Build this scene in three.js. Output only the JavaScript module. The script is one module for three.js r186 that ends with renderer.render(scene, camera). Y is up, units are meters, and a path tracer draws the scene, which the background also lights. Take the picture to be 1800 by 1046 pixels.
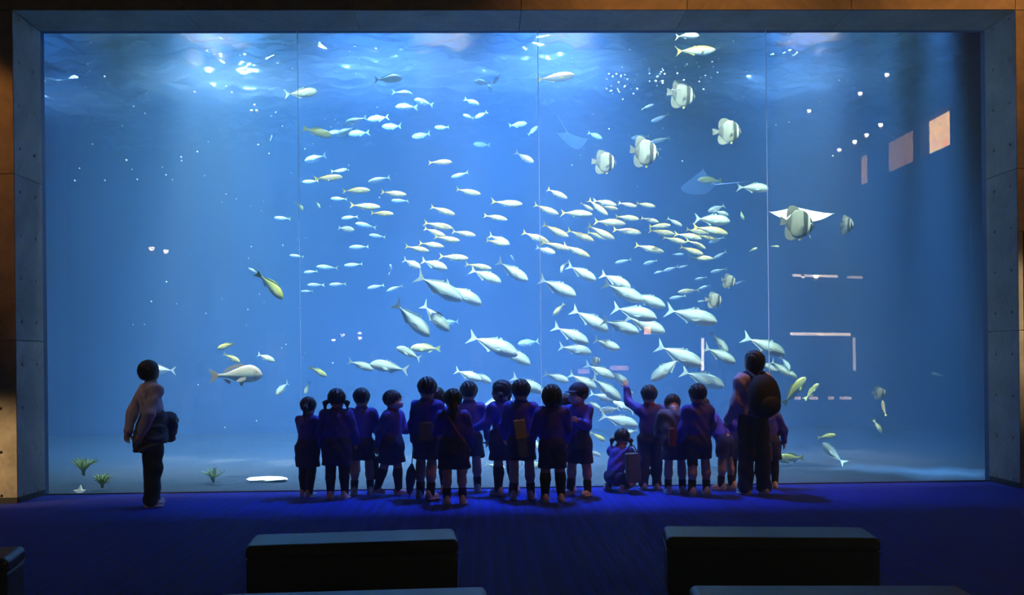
import * as THREE from 'three';
import { RoundedBoxGeometry } from 'three/addons/geometries/RoundedBoxGeometry.js';
import { mergeGeometries } from 'three/addons/utils/BufferGeometryUtils.js';
import { ImprovedNoise } from 'three/addons/math/ImprovedNoise.js';

// ---------------------------------------------------------------- camera, water haze, exposure
const scene = new THREE.Scene();
scene.background = new THREE.Color(0x000000);
const FOCAL = 1792.7, CENTRE_Y = 630.3;
const camera = new THREE.PerspectiveCamera(2 * Math.atan(CENTRE_Y / FOCAL) * 180 / Math.PI, 1800 / (2 * CENTRE_Y), 0.1, 120);
camera.rotation.order = 'YXZ';
camera.position.set(-0.478, 1.505, 11.869);
camera.rotation.set(0, -0.03, -0.0108);
camera.setViewOffset(1800, 2 * CENTRE_Y, 0, 0, 1800, 1046);
camera.updateMatrixWorld(true); camera.updateProjectionMatrix();
scene.fog = new THREE.FogExp2(new THREE.Color().setRGB(0.24, 0.52, 0.95), 0.04);
const renderer = new THREE.WebGLRenderer();
renderer.toneMapping = THREE.LinearToneMapping;
renderer.toneMappingExposure = 1.08;
renderer.shadowMap.enabled = true;

// ---------------------------------------------------------------- helpers
const V = (x = 0, y = 0, z = 0) => new THREE.Vector3(x, y, z);
const rgb = (r, g, b) => new THREE.Color().setRGB(r, g, b);
const { lerp, clamp, smoothstep } = THREE.MathUtils;
const D2R = Math.PI / 180;
let seedState = 7;
function rnd() { seedState = (seedState * 1664525 + 1013904223) >>> 0; return seedState / 4294967296; }
const between = (a, b) => a + (b - a) * rnd();
const noise = new ImprovedNoise();
const fbm = (x, y, z, o = 4) => { let s = 0, a = 0.5; for (let i = 0; i < o; i++) { s += a * noise.noise(x, y, z); x *= 2.03; y *= 2.03; z *= 2.03; a *= 0.5; } return s; };
// a point of the place that the lens sees at that pixel, on the plane z = const or y = const
function rayOf(px, py) { return V(px / 900 - 1, 1 - py / 523, 0.5).unproject(camera).sub(camera.position).normalize(); }
function atZ(px, py, z) { const d = rayOf(px, py); return camera.position.clone().addScaledVector(d, (z - camera.position.z) / d.z); }
function tag(o, label, category, group, kind) {
  if (label) o.userData.label = label;
  if (category) o.userData.category = category;
  if (group) o.userData.group = group;
  if (kind) o.userData.kind = kind;
  return o;
}
const taken = {};
function numbered(name) { const n = taken[name] = (taken[name] ?? -1) + 1; return n ? `${name}_${String(n).padStart(3, '0')}` : name; }
function top(o, name) { o.name = numbered(name); scene.add(o); return o; }
function part(name, geometry, material, parent, label) { const m = new THREE.Mesh(geometry, material); m.name = name; parent.add(m); if (label) m.userData.label = label; return m; }
const structure = (o, name, label) => { o.name = name; scene.add(o); o.userData.kind = 'structure'; if (label) o.userData.label = label; return o; };
const std = (color, roughness = 0.9, extra = {}) => new THREE.MeshPhysicalMaterial({ color, roughness, ...extra });
const boxGeo = (x0, x1, y0, y1, z0, z1) => new THREE.BoxGeometry(x1 - x0, y1 - y0, z1 - z0).translate((x0 + x1) / 2, (y0 + y1) / 2, (z0 + z1) / 2);
function texture(w, h, fill, repeat, srgb = true) {
  const data = new Uint8Array(w * h * 4);
  for (let y = 0; y < h; y++) for (let x = 0; x < w; x++) { const c = fill(x, y), i = (y * w + x) * 4; data[i] = clamp(c[0], 0, 255); data[i + 1] = clamp(c[1], 0, 255); data[i + 2] = clamp(c[2], 0, 255); data[i + 3] = 255; }
  const t = new THREE.DataTexture(data, w, h);
  t.wrapS = t.wrapT = THREE.RepeatWrapping; t.magFilter = THREE.LinearFilter; if (srgb) t.colorSpace = THREE.SRGBColorSpace;
  if (repeat) t.repeat.set(...repeat); t.needsUpdate = true; return t;
}
// uv in metres from the two largest axes of each face
function metreUV(g) {
  const n = g.index ? g.toNonIndexed() : g, p = n.attributes.position, uv = new Float32Array(p.count * 2), a = V(), b = V(), c = V();
  for (let i = 0; i < p.count; i += 3) {
    a.fromBufferAttribute(p, i); b.fromBufferAttribute(p, i + 1); c.fromBufferAttribute(p, i + 2);
    const nn = b.clone().sub(a).cross(c.clone().sub(a)), ax = Math.abs(nn.x), ay = Math.abs(nn.y), az = Math.abs(nn.z);
    [a, b, c].forEach((q, k) => { const [u, v] = ax > ay && ax > az ? [q.z, q.y] : ay > az ? [q.x, q.z] : [q.x, q.y]; uv[(i + k) * 2] = u; uv[(i + k) * 2 + 1] = v; });
  }
  n.setAttribute('uv', new THREE.BufferAttribute(uv, 2)); return n;
}

// ---------------------------------------------------------------- materials of the place
const tilable = (x, y, n, f, seed) => { // noise that repeats after n pixels
  const u = x / n * Math.PI * 2, v = y / n * Math.PI * 2; return fbm(Math.cos(u) * f + seed, Math.sin(u) * f + Math.cos(v) * f, Math.sin(v) * f - seed, 4);
};
const concreteMap = texture(512, 512, (x, y) => { const a = tilable(x, y, 512, 1.3, 3) * 46 + tilable(x, y, 512, 7, 9) * 30 + (rnd() - 0.5) * 9; return [168 + a, 164 + a, 158 + a]; }, [0.4, 0.4]);
const concreteBump = texture(256, 256, (x, y) => { const a = 128 + tilable(x, y, 256, 9, 5) * 120 + (rnd() - 0.5) * 20; return [a, a, a]; }, [1, 1], false);
const M = {
  concrete: std(rgb(0.86, 0.84, 0.8), 0.82, { map: concreteMap, bumpMap: concreteBump, bumpScale: 0.002 }),
  concreteTwo: std(rgb(0.76, 0.75, 0.73), 0.85, { map: concreteMap, bumpMap: concreteBump, bumpScale: 0.002 }),
  core: std(rgb(0.16, 0.155, 0.15), 0.95),
  baseboard: std(rgb(0.012, 0.012, 0.014), 0.7),
  roomDark: std(rgb(0.03, 0.028, 0.028), 0.9),
  tankWall: std(rgb(0.012, 0.045, 0.14), 0.95),
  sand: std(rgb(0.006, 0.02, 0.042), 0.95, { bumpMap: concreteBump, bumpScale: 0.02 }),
  acrylic: std(rgb(1, 1, 1), 0, { transmission: 1, ior: 1.8 }),
  seal: std(rgb(0.9, 0.95, 1), 1, { transmission: 0.75 }),
  black: std(rgb(0.012, 0.012, 0.013), 0.6),
  housing: std(rgb(0.03, 0.03, 0.032), 0.5, { metalness: 0.4 }),
  vinyl: std(rgb(0.03, 0.03, 0.034), 0.4),
};
// loop-pile carpet: woven in narrow lines that run towards the window
const carpetMap = texture(1024, 256, (x, y) => {
  const line = Math.abs(((x / 1024 * 56) % 1) - 0.5) * 2, k = Math.floor(x / 1024 * 56), tone = 0.82 + 0.36 * ((k * 7919 % 13) / 13), loop = 0.8 + 0.2 * Math.sin(y / 256 * Math.PI * 2 * 40 + k * 2.1), n = 0.85 + rnd() * 0.3;
  const a = (0.6 + 0.55 * line) * tone * loop * n; return [20 * a, 56 * a, 222 * a];
}, [1, 1]);
const carpetBump = texture(1024, 256, (x, y) => { const line = Math.abs(((x / 1024 * 56) % 1) - 0.5) * 2, k = Math.floor(x / 1024 * 56), loop = 0.5 + 0.5 * Math.sin(y / 256 * Math.PI * 2 * 40 + k * 2.1); const a = 255 * line * (0.6 + 0.4 * loop); return [a, a, a]; }, [1, 1], false);
M.carpet = std(rgb(1, 1, 1), 0.95, { map: carpetMap, bumpMap: carpetBump, bumpScale: 0.004 });

// ---------------------------------------------------------------- lamps (a glowing face and a light of its size just in front of it)
const WIN_W = 11, WIN_H = 5.324, REVEAL = 0.698, HALF = WIN_W / 2, SURFACE = 6.15, DEEP = -10.5;
function spotLamp(name, label, group, at, aim, color, intensity, angle, penumbra, size = 0.1, glow = 6) {
  const o = top(new THREE.Group(), name); tag(o, label, 'lamp', group);
  o.position.copy(at); const dir = aim.clone().sub(at).normalize();
  o.quaternion.setFromUnitVectors(V(0, -1, 0), dir);
  part('housing', new THREE.LatheGeometry([[0.001, size * 2.6], [size * 0.75, size * 2.5], [size * 1.15, size * 1.2], [size * 1.25, -0.01], [size * 1.1, -0.01], [size * 1.05, 0.03]].map(([r, y]) => new THREE.Vector2(r, y)), 20), M.housing, o);
  part('bracket', new THREE.CylinderGeometry(0.018, 0.018, 0.5, 8).translate(0, size * 2.6 + 0.24, 0), M.housing, o);
  part('lens', new THREE.CylinderGeometry(size, size, 0.02, 20).translate(0, 0.02, 0), std(rgb(0, 0, 0), 0.5, { emissive: rgb(...color), emissiveIntensity: glow }), o, 'glowing lens');
  const l = new THREE.SpotLight(rgb(...color), intensity, 0, angle, penumbra);
  l.name = 'beam'; l.position.set(0, -0.02, 0); l.shadow.radius = size / 0.02; l.castShadow = true; o.add(l);
  l.target.position.set(0, -3, 0); o.add(l.target); return o;
}
const DAY = [1.0, 0.82, 0.6], BLUE = [0.22, 0.46, 0.86], PALE = [0.42, 0.74, 1.0], WARM = [1.0, 0.36, 0.07];
const tankLamp = (label, ...a) => spotLamp('aquarium_floodlight', label, 'floodlights above the tank', ...a);
// white beams that stand as shafts in the water, narrow ones added for streaks: over the left third, on both sides of the middle seam, over the right third
[['left third', [[-4.2, -4.6, 900, 0.25], [-4.0, -3.5, 1800, 0.06], [-4.3, -4.5, 2400, 0.05], [-4.5, -5.6, 1500, 0.07]]], ['left of the middle', [[-1.0, -1.0, 850, 0.24], [-0.8, -0.4, 900, 0.07], [-1.2, -1.7, 900, 0.06]]], ['right of the middle', [[0.7, 1.1, 850, 0.24], [0.5, 0.4, 380, 0.07], [0.9, 1.9, 380, 0.08]]], ['right third', [[4.3, 4.7, 800, 0.24], [4.1, 4.2, 900, 0.06], [4.5, 5.4, 800, 0.07]]]].forEach(([where, list]) => list.forEach(([x, tx, k, angle], i) =>
  tankLamp(`${i ? 'narrow' : 'wide'} white floodlight above the tank, ${['', 'first ', 'second ', 'third '][i]}over the ${where}`, V(x, 8.3, -2.7 - i * 0.25), V(tx, 0, -3.4 - i * 0.5), DAY, k, angle, 1)));
// a row just behind the lintel that lights the fish near the glass
for (const [x, k, n] of [[-4.6, 390, 'first'], [-2.7, 450, 'second'], [-0.9, 520, 'third'], [0.9, 580, 'fourth'], [2.6, 480, 'fifth'], [4.4, 310, 'sixth']])
  tankLamp(`white floodlight close behind the lintel, ${n} from the left`, V(x, 7.8, -0.35), V(x, 1.2, -2.3), [0.78, 1, 0.86], k, 0.55, 0.9);
// broad blue floods
tankLamp('large blue floodlight above the middle of the tank', V(0.6, 8.5, -4.2), V(0.9, 0, -5.7), BLUE, 2000, 0.7, 1, 0.2);
tankLamp('large blue floodlight above the left middle of the tank', V(-2.1, 8.5, -4.3), V(-1.9, 0, -6.6), BLUE, 1900, 0.8, 1, 0.2);
tankLamp('blue floodlight above the left end of the tank', V(-4.6, 8.5, -5), V(-4.8, 0, -6), PALE, 1500, 0.75, 1, 0.15);
tankLamp('blue floodlight beyond the left end of the window', V(-8.0, 8.5, -6), V(-8, 0, -7), [0.25, 0.55, 1], 500, 0.75, 1, 0.15);
tankLamp('blue floodlight above the right end of the tank', V(4.8, 8.5, -5), V(5, 0, -6), [0.22, 0.52, 1], 900, 0.75, 1, 0.15);
[[5.35, 5.45], [5.6, 5.75], [5.1, 4.9]].forEach(([x, tx], i) => tankLamp(`narrow added floodlight for light streaks in the right front corner, ${['first', 'second', 'third'][i]} of three`, V(x, 8.5, -1.0 - i * 0.3), V(tx, 0, -1.2 - i * 0.4), [0.24, 0.6, 1], 2300, 0.09, 1, 0.08));  // added lamps whose thin beams stand in for caustic streaks
tankLamp('added deep blue floodlight standing in for tank glow on the carpet', V(0.2, 8.3, -1.1), V(0.3, 0, 0.7), [0.06, 0.24, 1], 1050, 0.62, 1, 0.3);  // added lamp for the glow that the water throws on the carpet

// ---------------------------------------------------------------- the room
const ROOM_X0 = -9, ROOM_X1 = 9, ROOM_Z1 = 20, ROOM_H = 9.6, TL = -11.6, TR = 10.4;
// a concrete facing: slabs with formwork tie holes cut through them, open joints between, and the wall's core behind
function slab(w, h, thick, holes) {
  const s = new THREE.Shape([[0, 0], [w, 0], [w, h], [0, h]].map((p) => new THREE.Vector2(...p)));
  for (const [x, y] of holes) { const c = new THREE.Path(); c.absarc(x, y, 0.017, 0, Math.PI * 2, true); s.holes.push(c); }
  return metreUV(new THREE.ExtrudeGeometry(s, { depth: thick, bevelEnabled: false, curveSegments: 5 }));
}
// u runs along U and v along upwards W from the origin; N points out of the wall
function faced(name, label, origin, U, W, N, width, height, us, vs, holeU, holeV) {
  const g = structure(new THREE.Group(), name, label);
  const basis = new THREE.Matrix4().makeBasis(U, W, N).setPosition(origin);
  const flip = U.clone().cross(W).dot(N) < 0;
  for (let i = 0; i + 1 < us.length; i++) for (let j = 0; j + 1 < vs.length; j++) {
    const u0 = us[i] + 0.004, u1 = us[i + 1] - 0.004, v0 = vs[j] + 0.004, v1 = vs[j + 1] - 0.004, holes = [];
    for (const u of holeU) for (const v of holeV) if (u > u0 + 0.03 && u < u1 - 0.03 && v > v0 + 0.03 && v < v1 - 0.03) holes.push([u - u0, v - v0]);
    const geo = slab(u1 - u0, v1 - v0, 0.03, holes).translate(u0, v0, -0.03 + ((i * 7 + j * 3) % 3) * 0.0012);
    const uv = geo.attributes.uv; for (let k = 0; k < uv.count; k++) uv.setXY(k, uv.getX(k) + i * 1.37 + origin.x, uv.getY(k) + j * 0.71 + origin.z);
    geo.applyMatrix4(basis);
    if (flip) { const p = geo.attributes.position.array, q = geo.attributes.uv.array; for (let t = 0; t < p.length; t += 9) for (let c = 0; c < 3; c++) { const s = p[t + c]; p[t + c] = p[t + 3 + c]; p[t + 3 + c] = s; } for (let t = 0; t < q.length; t += 6) for (let c = 0; c < 2; c++) { const s = q[t + c]; q[t + c] = q[t + 2 + c]; q[t + 2 + c] = s; } geo.computeVertexNormals(); }
    part('concrete_panel', geo, (i + j) % 3 === 1 ? M.concreteTwo : M.concrete, g);
  }
  return g;
}
const holeRows = Array.from({ length: 20 }, (_, k) => 0.08 + k * 0.472), courses = [0, 1.76, 3.56, WIN_H];
const X = V(1, 0, 0), Y = V(0, 1, 0), Z = V(0, 0, 1);
const wl = faced('wall_reveal_left', 'concrete left reveal of the big window', V(-HALF, 0, 0), Z, Y, X, REVEAL, WIN_H, [0, REVEAL], courses, [0.19, 0.555], holeRows);
part('core', boxGeo(-HALF - 0.3, -HALF - 0.031, 0, WIN_H, 0.01, REVEAL - 0.031), M.core, wl);
const wr = faced('wall_reveal_right', 'concrete right reveal of the big window', V(HALF, 0, 0), Z, Y, X.clone().negate(), REVEAL, WIN_H, [0, REVEAL], courses, [0.19, 0.555], holeRows);
part('core', boxGeo(HALF + 0.031, HALF + 0.3, 0, WIN_H, 0.01, REVEAL - 0.12), M.core, wr);
const soffitCuts = [0, 1.83, 3.66, 5.5, 7.33, 9.16, 11];
const wt = faced('wall_soffit', 'concrete soffit above the big window', V(-HALF, WIN_H, 0), X, Z, Y.clone().negate(), WIN_W, REVEAL, soffitCuts, [0, REVEAL], [], []);
part('core', boxGeo(-HALF - 0.3, HALF + 0.3, WIN_H + 0.031, WIN_H + 0.4, 0.01, REVEAL - 0.031), M.core, wt);
const fl = faced('wall_front_left', 'board-marked concrete wall left of the window', V(ROOM_X0, 0, REVEAL), X, Y, Z, -HALF - ROOM_X0, ROOM_H, [0, 1.7, -HALF - ROOM_X0], [0, 1.76, 3.56, WIN_H, 7.4, ROOM_H], [0.4, 0.9, 1.3, 2.1, 2.75, 3.33], holeRows);
part('core', boxGeo(ROOM_X0, -HALF - 0.301, 0, ROOM_H, 0.3, REVEAL - 0.031), M.core, fl);
const DOOR_H = 2.86, fr = faced('wall_front_right', 'concrete wall right of the window', V(HALF, 0, REVEAL), X, Y, Z, 0.06, DOOR_H, [0, 0.06], [0, 1.76, DOOR_H], [], []);
part('core', boxGeo(HALF + 0.301, ROOM_X1, DOOR_H, ROOM_H, 0.3, REVEAL - 0.031), M.core, fr);
faced('wall_front_over_door', 'concrete wall above the bright doorway', V(HALF, DOOR_H, REVEAL), X, Y, Z, ROOM_X1 - HALF, ROOM_H - DOOR_H, [0, 1.8, ROOM_X1 - HALF], [0, 0.7, WIN_H - DOOR_H, 4.6, ROOM_H - DOOR_H], [0.3, 0.9, 1.5, 2.2, 2.8], holeRows.filter((y) => y > 0.3));
const ft = faced('wall_front_top', 'concrete wall above the window', V(-HALF, WIN_H, REVEAL), X, Y, Z, WIN_W, ROOM_H - WIN_H, soffitCuts, [0, 2.08, ROOM_H - WIN_H], [0.3, 1.5, 2.1, 3.3, 3.95, 5.2, 5.8, 7.0, 7.6, 8.8, 9.5, 10.7], [0.6, 1.1, 1.6]);
part('core', boxGeo(-HALF - 0.3, HALF + 0.3, WIN_H + 0.401, ROOM_H, 0.3, REVEAL - 0.031), M.core, ft);
// skirtings
const skirt = (name, g) => structure(new THREE.Mesh(g, M.baseboard), name);
skirt('baseboard_reveal_left', boxGeo(-HALF, -HALF + 0.012, 0, 0.062, 0.03, REVEAL + 0.012));
skirt('baseboard_reveal_right', boxGeo(HALF - 0.012, HALF, 0, 0.062, 0.03, REVEAL + 0.012));
skirt('baseboard_front_left', boxGeo(ROOM_X0, -HALF + 0.012, 0, 0.062, REVEAL, REVEAL + 0.012));
skirt('baseboard_window', boxGeo(-HALF + 0.012, HALF - 0.012, 0, 0.012, 0.012, 0.05));
// floor and the rest of the shell
const floorGeo = new THREE.BoxGeometry(ROOM_X1 - ROOM_X0, 0.2, ROOM_Z1 + 0.2).translate((ROOM_X0 + ROOM_X1) / 2, -0.1, ROOM_Z1 / 2 + 0.01);
structure(new THREE.Mesh(metreUV(floorGeo), M.carpet), 'floor', 'blue loop-pile carpet woven in fine lines');
structure(new THREE.Mesh(boxGeo(ROOM_X0 - 0.2, ROOM_X0, 0, ROOM_H, REVEAL, ROOM_Z1), M.roomDark), 'wall_left');
structure(new THREE.Mesh(boxGeo(ROOM_X0 - 0.2, ROOM_X1 + 0.2, 0, ROOM_H, ROOM_Z1, ROOM_Z1 + 0.2), M.roomDark), 'wall_back');
structure(new THREE.Mesh(boxGeo(-12.2, 12.2, ROOM_H, ROOM_H + 0.2, DEEP - 0.2, ROOM_Z1 + 0.2), M.roomDark), 'ceiling');
// right wall: a gallery runs along it with three lit openings
const GY0 = 5.72, GY1 = 6.5, openings = [[8.4, 9.8], [10.15, 12.0], [12.8, 13.75]];
{
  const g = structure(new THREE.Group(), 'wall_right', 'dark side wall with openings onto a lit gallery');
  const wall = (y0, y1, z0, z1) => part('wall_piece', boxGeo(ROOM_X1, ROOM_X1 + 0.2, y0, y1, z0, z1), M.roomDark, g);
  wall(0, GY0, REVEAL, ROOM_Z1); wall(GY1, ROOM_H, REVEAL, ROOM_Z1);
  let z = REVEAL; for (const [a, b] of openings) { wall(GY0, GY1, z, a); z = b; } wall(GY0, GY1, z, ROOM_Z1);
}

// ---------------------------------------------------------------- the tank
structure(new THREE.Mesh(boxGeo(TL - 0.2, TR + 0.2, -0.6, ROOM_H, DEEP - 0.2, DEEP), M.tankWall), 'wall_tank_back');
structure(new THREE.Mesh(boxGeo(TL - 0.2, TL, -0.6, ROOM_H, DEEP, 0), M.tankWall), 'wall_tank_left');
structure(new THREE.Mesh(boxGeo(TR, TR + 0.2, -0.6, ROOM_H, DEEP, 0), M.tankWall), 'wall_tank_right');
for (const [n, x0, x1, y0, y1] of [['wall_tank_front_left', TL, -HALF - 0.01, 0, ROOM_H], ['wall_tank_front_right', HALF + 0.01, TR, 0, ROOM_H], ['wall_tank_front_top', -HALF - 0.01, HALF + 0.01, WIN_H + 0.01, ROOM_H], ['wall_tank_front_foot', TL, TR, -0.6, -0.03]])
  structure(new THREE.Mesh(boxGeo(x0, x1, y0, y1, -0.12, 0), M.tankWall), n);
{ // sandy bed, gently uneven
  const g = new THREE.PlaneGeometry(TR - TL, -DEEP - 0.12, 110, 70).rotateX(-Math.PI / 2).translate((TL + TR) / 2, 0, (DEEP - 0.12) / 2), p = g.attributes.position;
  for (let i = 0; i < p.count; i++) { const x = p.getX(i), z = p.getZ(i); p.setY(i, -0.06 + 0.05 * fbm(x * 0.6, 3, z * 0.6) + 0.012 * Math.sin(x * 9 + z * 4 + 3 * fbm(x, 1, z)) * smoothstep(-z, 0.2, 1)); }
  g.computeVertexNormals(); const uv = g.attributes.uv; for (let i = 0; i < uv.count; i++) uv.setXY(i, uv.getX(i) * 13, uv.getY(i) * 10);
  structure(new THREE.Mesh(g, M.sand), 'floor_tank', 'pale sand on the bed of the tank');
}
{ // rippled water surface seen from below
  const nx = 420, nz = 220, g = new THREE.PlaneGeometry(TR - TL - 0.04, -DEEP - 0.2, nx, nz).rotateX(-Math.PI / 2).translate((TL + TR) / 2, SURFACE, (DEEP - 0.14) / 2), p = g.attributes.position;
  for (let i = 0; i < p.count; i++) { const x = p.getX(i), z = p.getZ(i); p.setY(i, SURFACE + 0.12 * fbm(x * 0.9, 7, z * 1.8, 3) + 0.3 * fbm(x * 2.2, 17, z * 4.4, 2)); }
  g.computeVertexNormals();
  const o = top(new THREE.Mesh(g, std(rgb(0.9, 0.97, 1), 0.1, { transmission: 1, ior: 2.3 })), 'water_surface');
  tag(o, 'rippling water surface seen from below at the top of the tank', 'water');
}
{ // the window: four acrylic sheets bonded edge to edge
  const w = structure(new THREE.Group(), 'window_1', 'floor-to-lintel acrylic viewing window of the aquarium');
  const cuts = [-HALF, atZ(527, 500, 0).x, atZ(949, 400, 0).x, atZ(1351, 500, 0).x, HALF];
  for (let i = 0; i < 4; i++) part('pane', new THREE.PlaneGeometry(cuts[i + 1] - cuts[i] - 0.012, WIN_H - 0.012).translate((cuts[i] + cuts[i + 1]) / 2, WIN_H / 2 + 0.006, 0.004), M.acrylic, w);
  for (let i = 1; i < 4; i++) part('bonded_seam', boxGeo(cuts[i] - (i === 2 ? 0.004 : 0.0016), cuts[i] + (i === 2 ? 0.004 : 0.0016), 0.012, WIN_H, -0.02, 0.002), M.seal, w);
}

// ---------------------------------------------------------------- the lit things of the hall, which the acrylic mirrors
const glowing = (c, k) => std(rgb(0.02, 0.02, 0.02), 0.6, { emissive: rgb(...c), emissiveIntensity: k });
// where a thing stands that is mirrored at that pixel, at a distance Zr before the window
const mirrored = (px, py, Zr) => { const p = atZ(px, py, -Zr); p.z = Zr; return p; };
{
  const poster = texture(128, 96, (x, y) => { // warm gallery light and a round motif, given off by the panel itself
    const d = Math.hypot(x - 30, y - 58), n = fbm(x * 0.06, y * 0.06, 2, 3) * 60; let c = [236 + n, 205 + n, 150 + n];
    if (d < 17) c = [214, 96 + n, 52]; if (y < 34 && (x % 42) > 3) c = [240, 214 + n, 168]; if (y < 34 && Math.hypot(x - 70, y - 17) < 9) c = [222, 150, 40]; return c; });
  const lab = ['glowing panel standing in for the lit gallery, orange round motif', 'dim glowing panel standing in for the gallery, middle opening', 'small glowing panel standing in for the gallery, far opening'];
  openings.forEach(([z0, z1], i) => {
    const o = top(new THREE.Group(), 'gallery_glow_panel'); tag(o, lab[i], 'panel', 'glowing panels in place of the lit gallery'); o.position.set(ROOM_X1 + 0.3, GY0 + 0.005, (z0 + z1) / 2);
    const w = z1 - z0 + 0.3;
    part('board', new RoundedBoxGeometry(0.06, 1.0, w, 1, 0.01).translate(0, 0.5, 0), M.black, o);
    part('gallery_glow', new THREE.PlaneGeometry(w - 0.04, 0.96).rotateY(-Math.PI / 2).translate(-0.035, 0.5, 0), std(rgb(0.02, 0.02, 0.02), 0.7, { emissive: rgb(1, 0.74, 0.4), emissiveMap: poster, emissiveIntensity: [24, 5, 8][i] }), o);  // emission stands in for the lit gallery behind the opening
  });
  structure(new THREE.Mesh(boxGeo(ROOM_X1 + 0.2, ROOM_X1 + 1.1, GY0 - 0.2, GY0, REVEAL, ROOM_Z1), M.roomDark), 'floor_gallery');
}
function ceilingSpot(px, py, height, k, label, size = 0.05) { // a small lamp hung from the ceiling at that height
  const d = rayOf(px, py), t = (height - camera.position.y) / d.y, p = camera.position.clone().addScaledVector(d, t); p.z = -p.z;
  p.x = clamp(p.x, ROOM_X0 + 0.3, ROOM_X1 - 0.3); p.z = clamp(p.z, 1, ROOM_Z1 - 0.3);
  const o = top(new THREE.Group(), 'ceiling_spotlight'); o.position.copy(p); tag(o, label, 'lamp', 'spotlights on the hall ceiling');
  part('stem', new THREE.CylinderGeometry(0.012, 0.012, ROOM_H - p.y - size * 1.6, 8).translate(0, (ROOM_H - p.y) / 2 + size * 0.8, 0), M.housing, o);
  part('shade', new THREE.LatheGeometry([[0.01, size * 1.8], [size * 0.8, size * 1.5], [size * 1.1, 0.3 * size]].map(([r, y]) => new THREE.Vector2(r, y)), 16), M.housing, o);
  part('bulb', new THREE.SphereGeometry(size, 14, 10), glowing([1, 0.8, 0.55], k * 0.22), o, 'glowing bulb');
  const l = new THREE.PointLight(rgb(1, 0.75, 0.45), k * size * size * 0.02); l.name = 'light'; l.position.set(0, -size * 1.2, 0); l.castShadow = true; l.shadow.radius = size / 0.02; o.add(l);
}
[[1624, 131, 7.8], [1517, 164, 7.8], [1422, 195, 7.8]].forEach(([x, y, h], i) => ceilingSpot(x, y, h, 260, `ceiling spotlight of the upper hall row, ${['nearest', 'middle', 'farthest'][i]}`));
[[1548, 219, 6.7], [1523, 237, 6.7], [1502, 249, 6.7], [1475, 263, 6.7]].forEach(([x, y, h], i) => ceilingSpot(x, y, h, [420, 240, 480, 200][i], `ceiling spotlight of the lower hall row, ${['first', 'second', 'third', 'fourth'][i]} from the right`));
[[632, 585, 2.35], [624, 592, 2.3], [681, 602, 2.2], [694, 611, 2.15]].forEach(([x, y, h], i) => ceilingSpot(x, y, h, 200, `low hanging lamp at the back of the hall, ${['first', 'second', 'third', 'fourth'][i]} from the left`, 0.06));
[[267, 436, 4.3], [292, 441, 4.25]].forEach(([x, y, h], i) => ceilingSpot(x, y, h, 130, `lamp at the far left of the hall, ${['left', 'right'][i]} of the pair`, 0.07));
[[1434, 485, 3.2], [1411, 487, 3.2]].forEach(([x, y, h], i) => ceilingSpot(x, y, h, [500, 150][i], `lamp beside the bright strip at the right, ${['large', 'small'][i]} one`, [0.05, 0.03][i]));
// a fluorescent tube between two mirrored pixels: glowing tube, end caps and a small batten behind it, and its light
function tubeLamp(label, px0, py0, px1, py1, Zr, color, k, group, r = 0.03) {
  const a = mirrored(px0, py0, Zr), b = mirrored(px1, py1, Zr), L = a.distanceTo(b), o = top(new THREE.Group(), 'tube_light'); tag(o, label, 'lamp', group);
  o.position.copy(a).add(b).multiplyScalar(0.5); o.quaternion.setFromUnitVectors(Y, b.clone().sub(a).normalize());
  part('glowing_tube', new THREE.CapsuleGeometry(r, L, 4, 10), glowing(color, k), o);
  for (const s of [-1, 1]) part('end_cap', new THREE.CylinderGeometry(r * 1.15, r * 1.15, r * 1.4, 10).translate(0, s * (L / 2 + r * 0.7), 0), M.housing, o);
  part('batten', new RoundedBoxGeometry(r * 2.2, L + r * 3, 0.03, 1, 0.006).translate(0, 0, r + 0.03), M.housing, o);
  const l = new THREE.PointLight(rgb(...color), k * r * L * 0.05); l.name = 'light'; l.position.set(0, 0, -r - 0.02); l.castShadow = true; l.shadow.radius = 2; o.add(l);
}
// a painted panel on the back wall with a small spotlight just above it
function litPanel(label, px0, py0, px1, py1, color, k) {
  const Zr = ROOM_Z1 - 0.06, a = mirrored(px0, py1, Zr), b = mirrored(px1, py0, Zr), w = b.x - a.x, h = b.y - a.y;
  const o = top(new THREE.Group(), 'painted_panel'); tag(o, label, 'panel', 'painted panels of the back wall'); o.position.set((a.x + b.x) / 2, a.y, Zr);
  part('board', new RoundedBoxGeometry(w, h, 0.05, 2, 0.01).translate(0, h / 2, 0.026), std(rgb(...color), 0.8), o);
  spotLamp('panel_spotlight', `small spotlight above the ${label}`, 'panel spotlights', V(o.position.x, b.y + 0.16, Zr - 0.3), V(o.position.x, a.y + h * 0.45, Zr), [1, 0.66, 0.42], k, 0.5, 1, 0.03, 3);
}
structure(new THREE.Mesh(boxGeo(5.9, ROOM_X1, 0, 4.3, 13.3, 13.45), M.roomDark), 'wall_partition');
const CREAM = [1, 0.78, 0.52];
tubeLamp('bright tube light on the partition at the right', 1392, 484, 1472, 486, 13.2, CREAM, 16, 'tube lights on the partition');
tubeLamp('dimmer tube light to the right of the bright one', 1488, 487, 1520, 488, 13.2, CREAM, 8, 'tube lights on the partition');
tubeLamp('long level tube light over the partition doorway', 1388, 587, 1494, 588, 13.2, CREAM, 17, 'tube lights on the partition', 0.036);
tubeLamp('upright tube light beside the partition doorway', 1501, 594, 1502, 652, 13.2, CREAM, 8, 'tube lights on the partition', 0.036);
[[1396, 1407], [1421, 1437], [1455, 1465], [1475, 1496]].forEach(([a, b], i) => tubeLamp(`low step light by the partition doorway, ${['first', 'second', 'third', 'fourth'][i]} from the left`, a, 700, b, 700, 12.9, [1, 0.75, 0.5], 9, 'step lights', 0.035));
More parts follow.
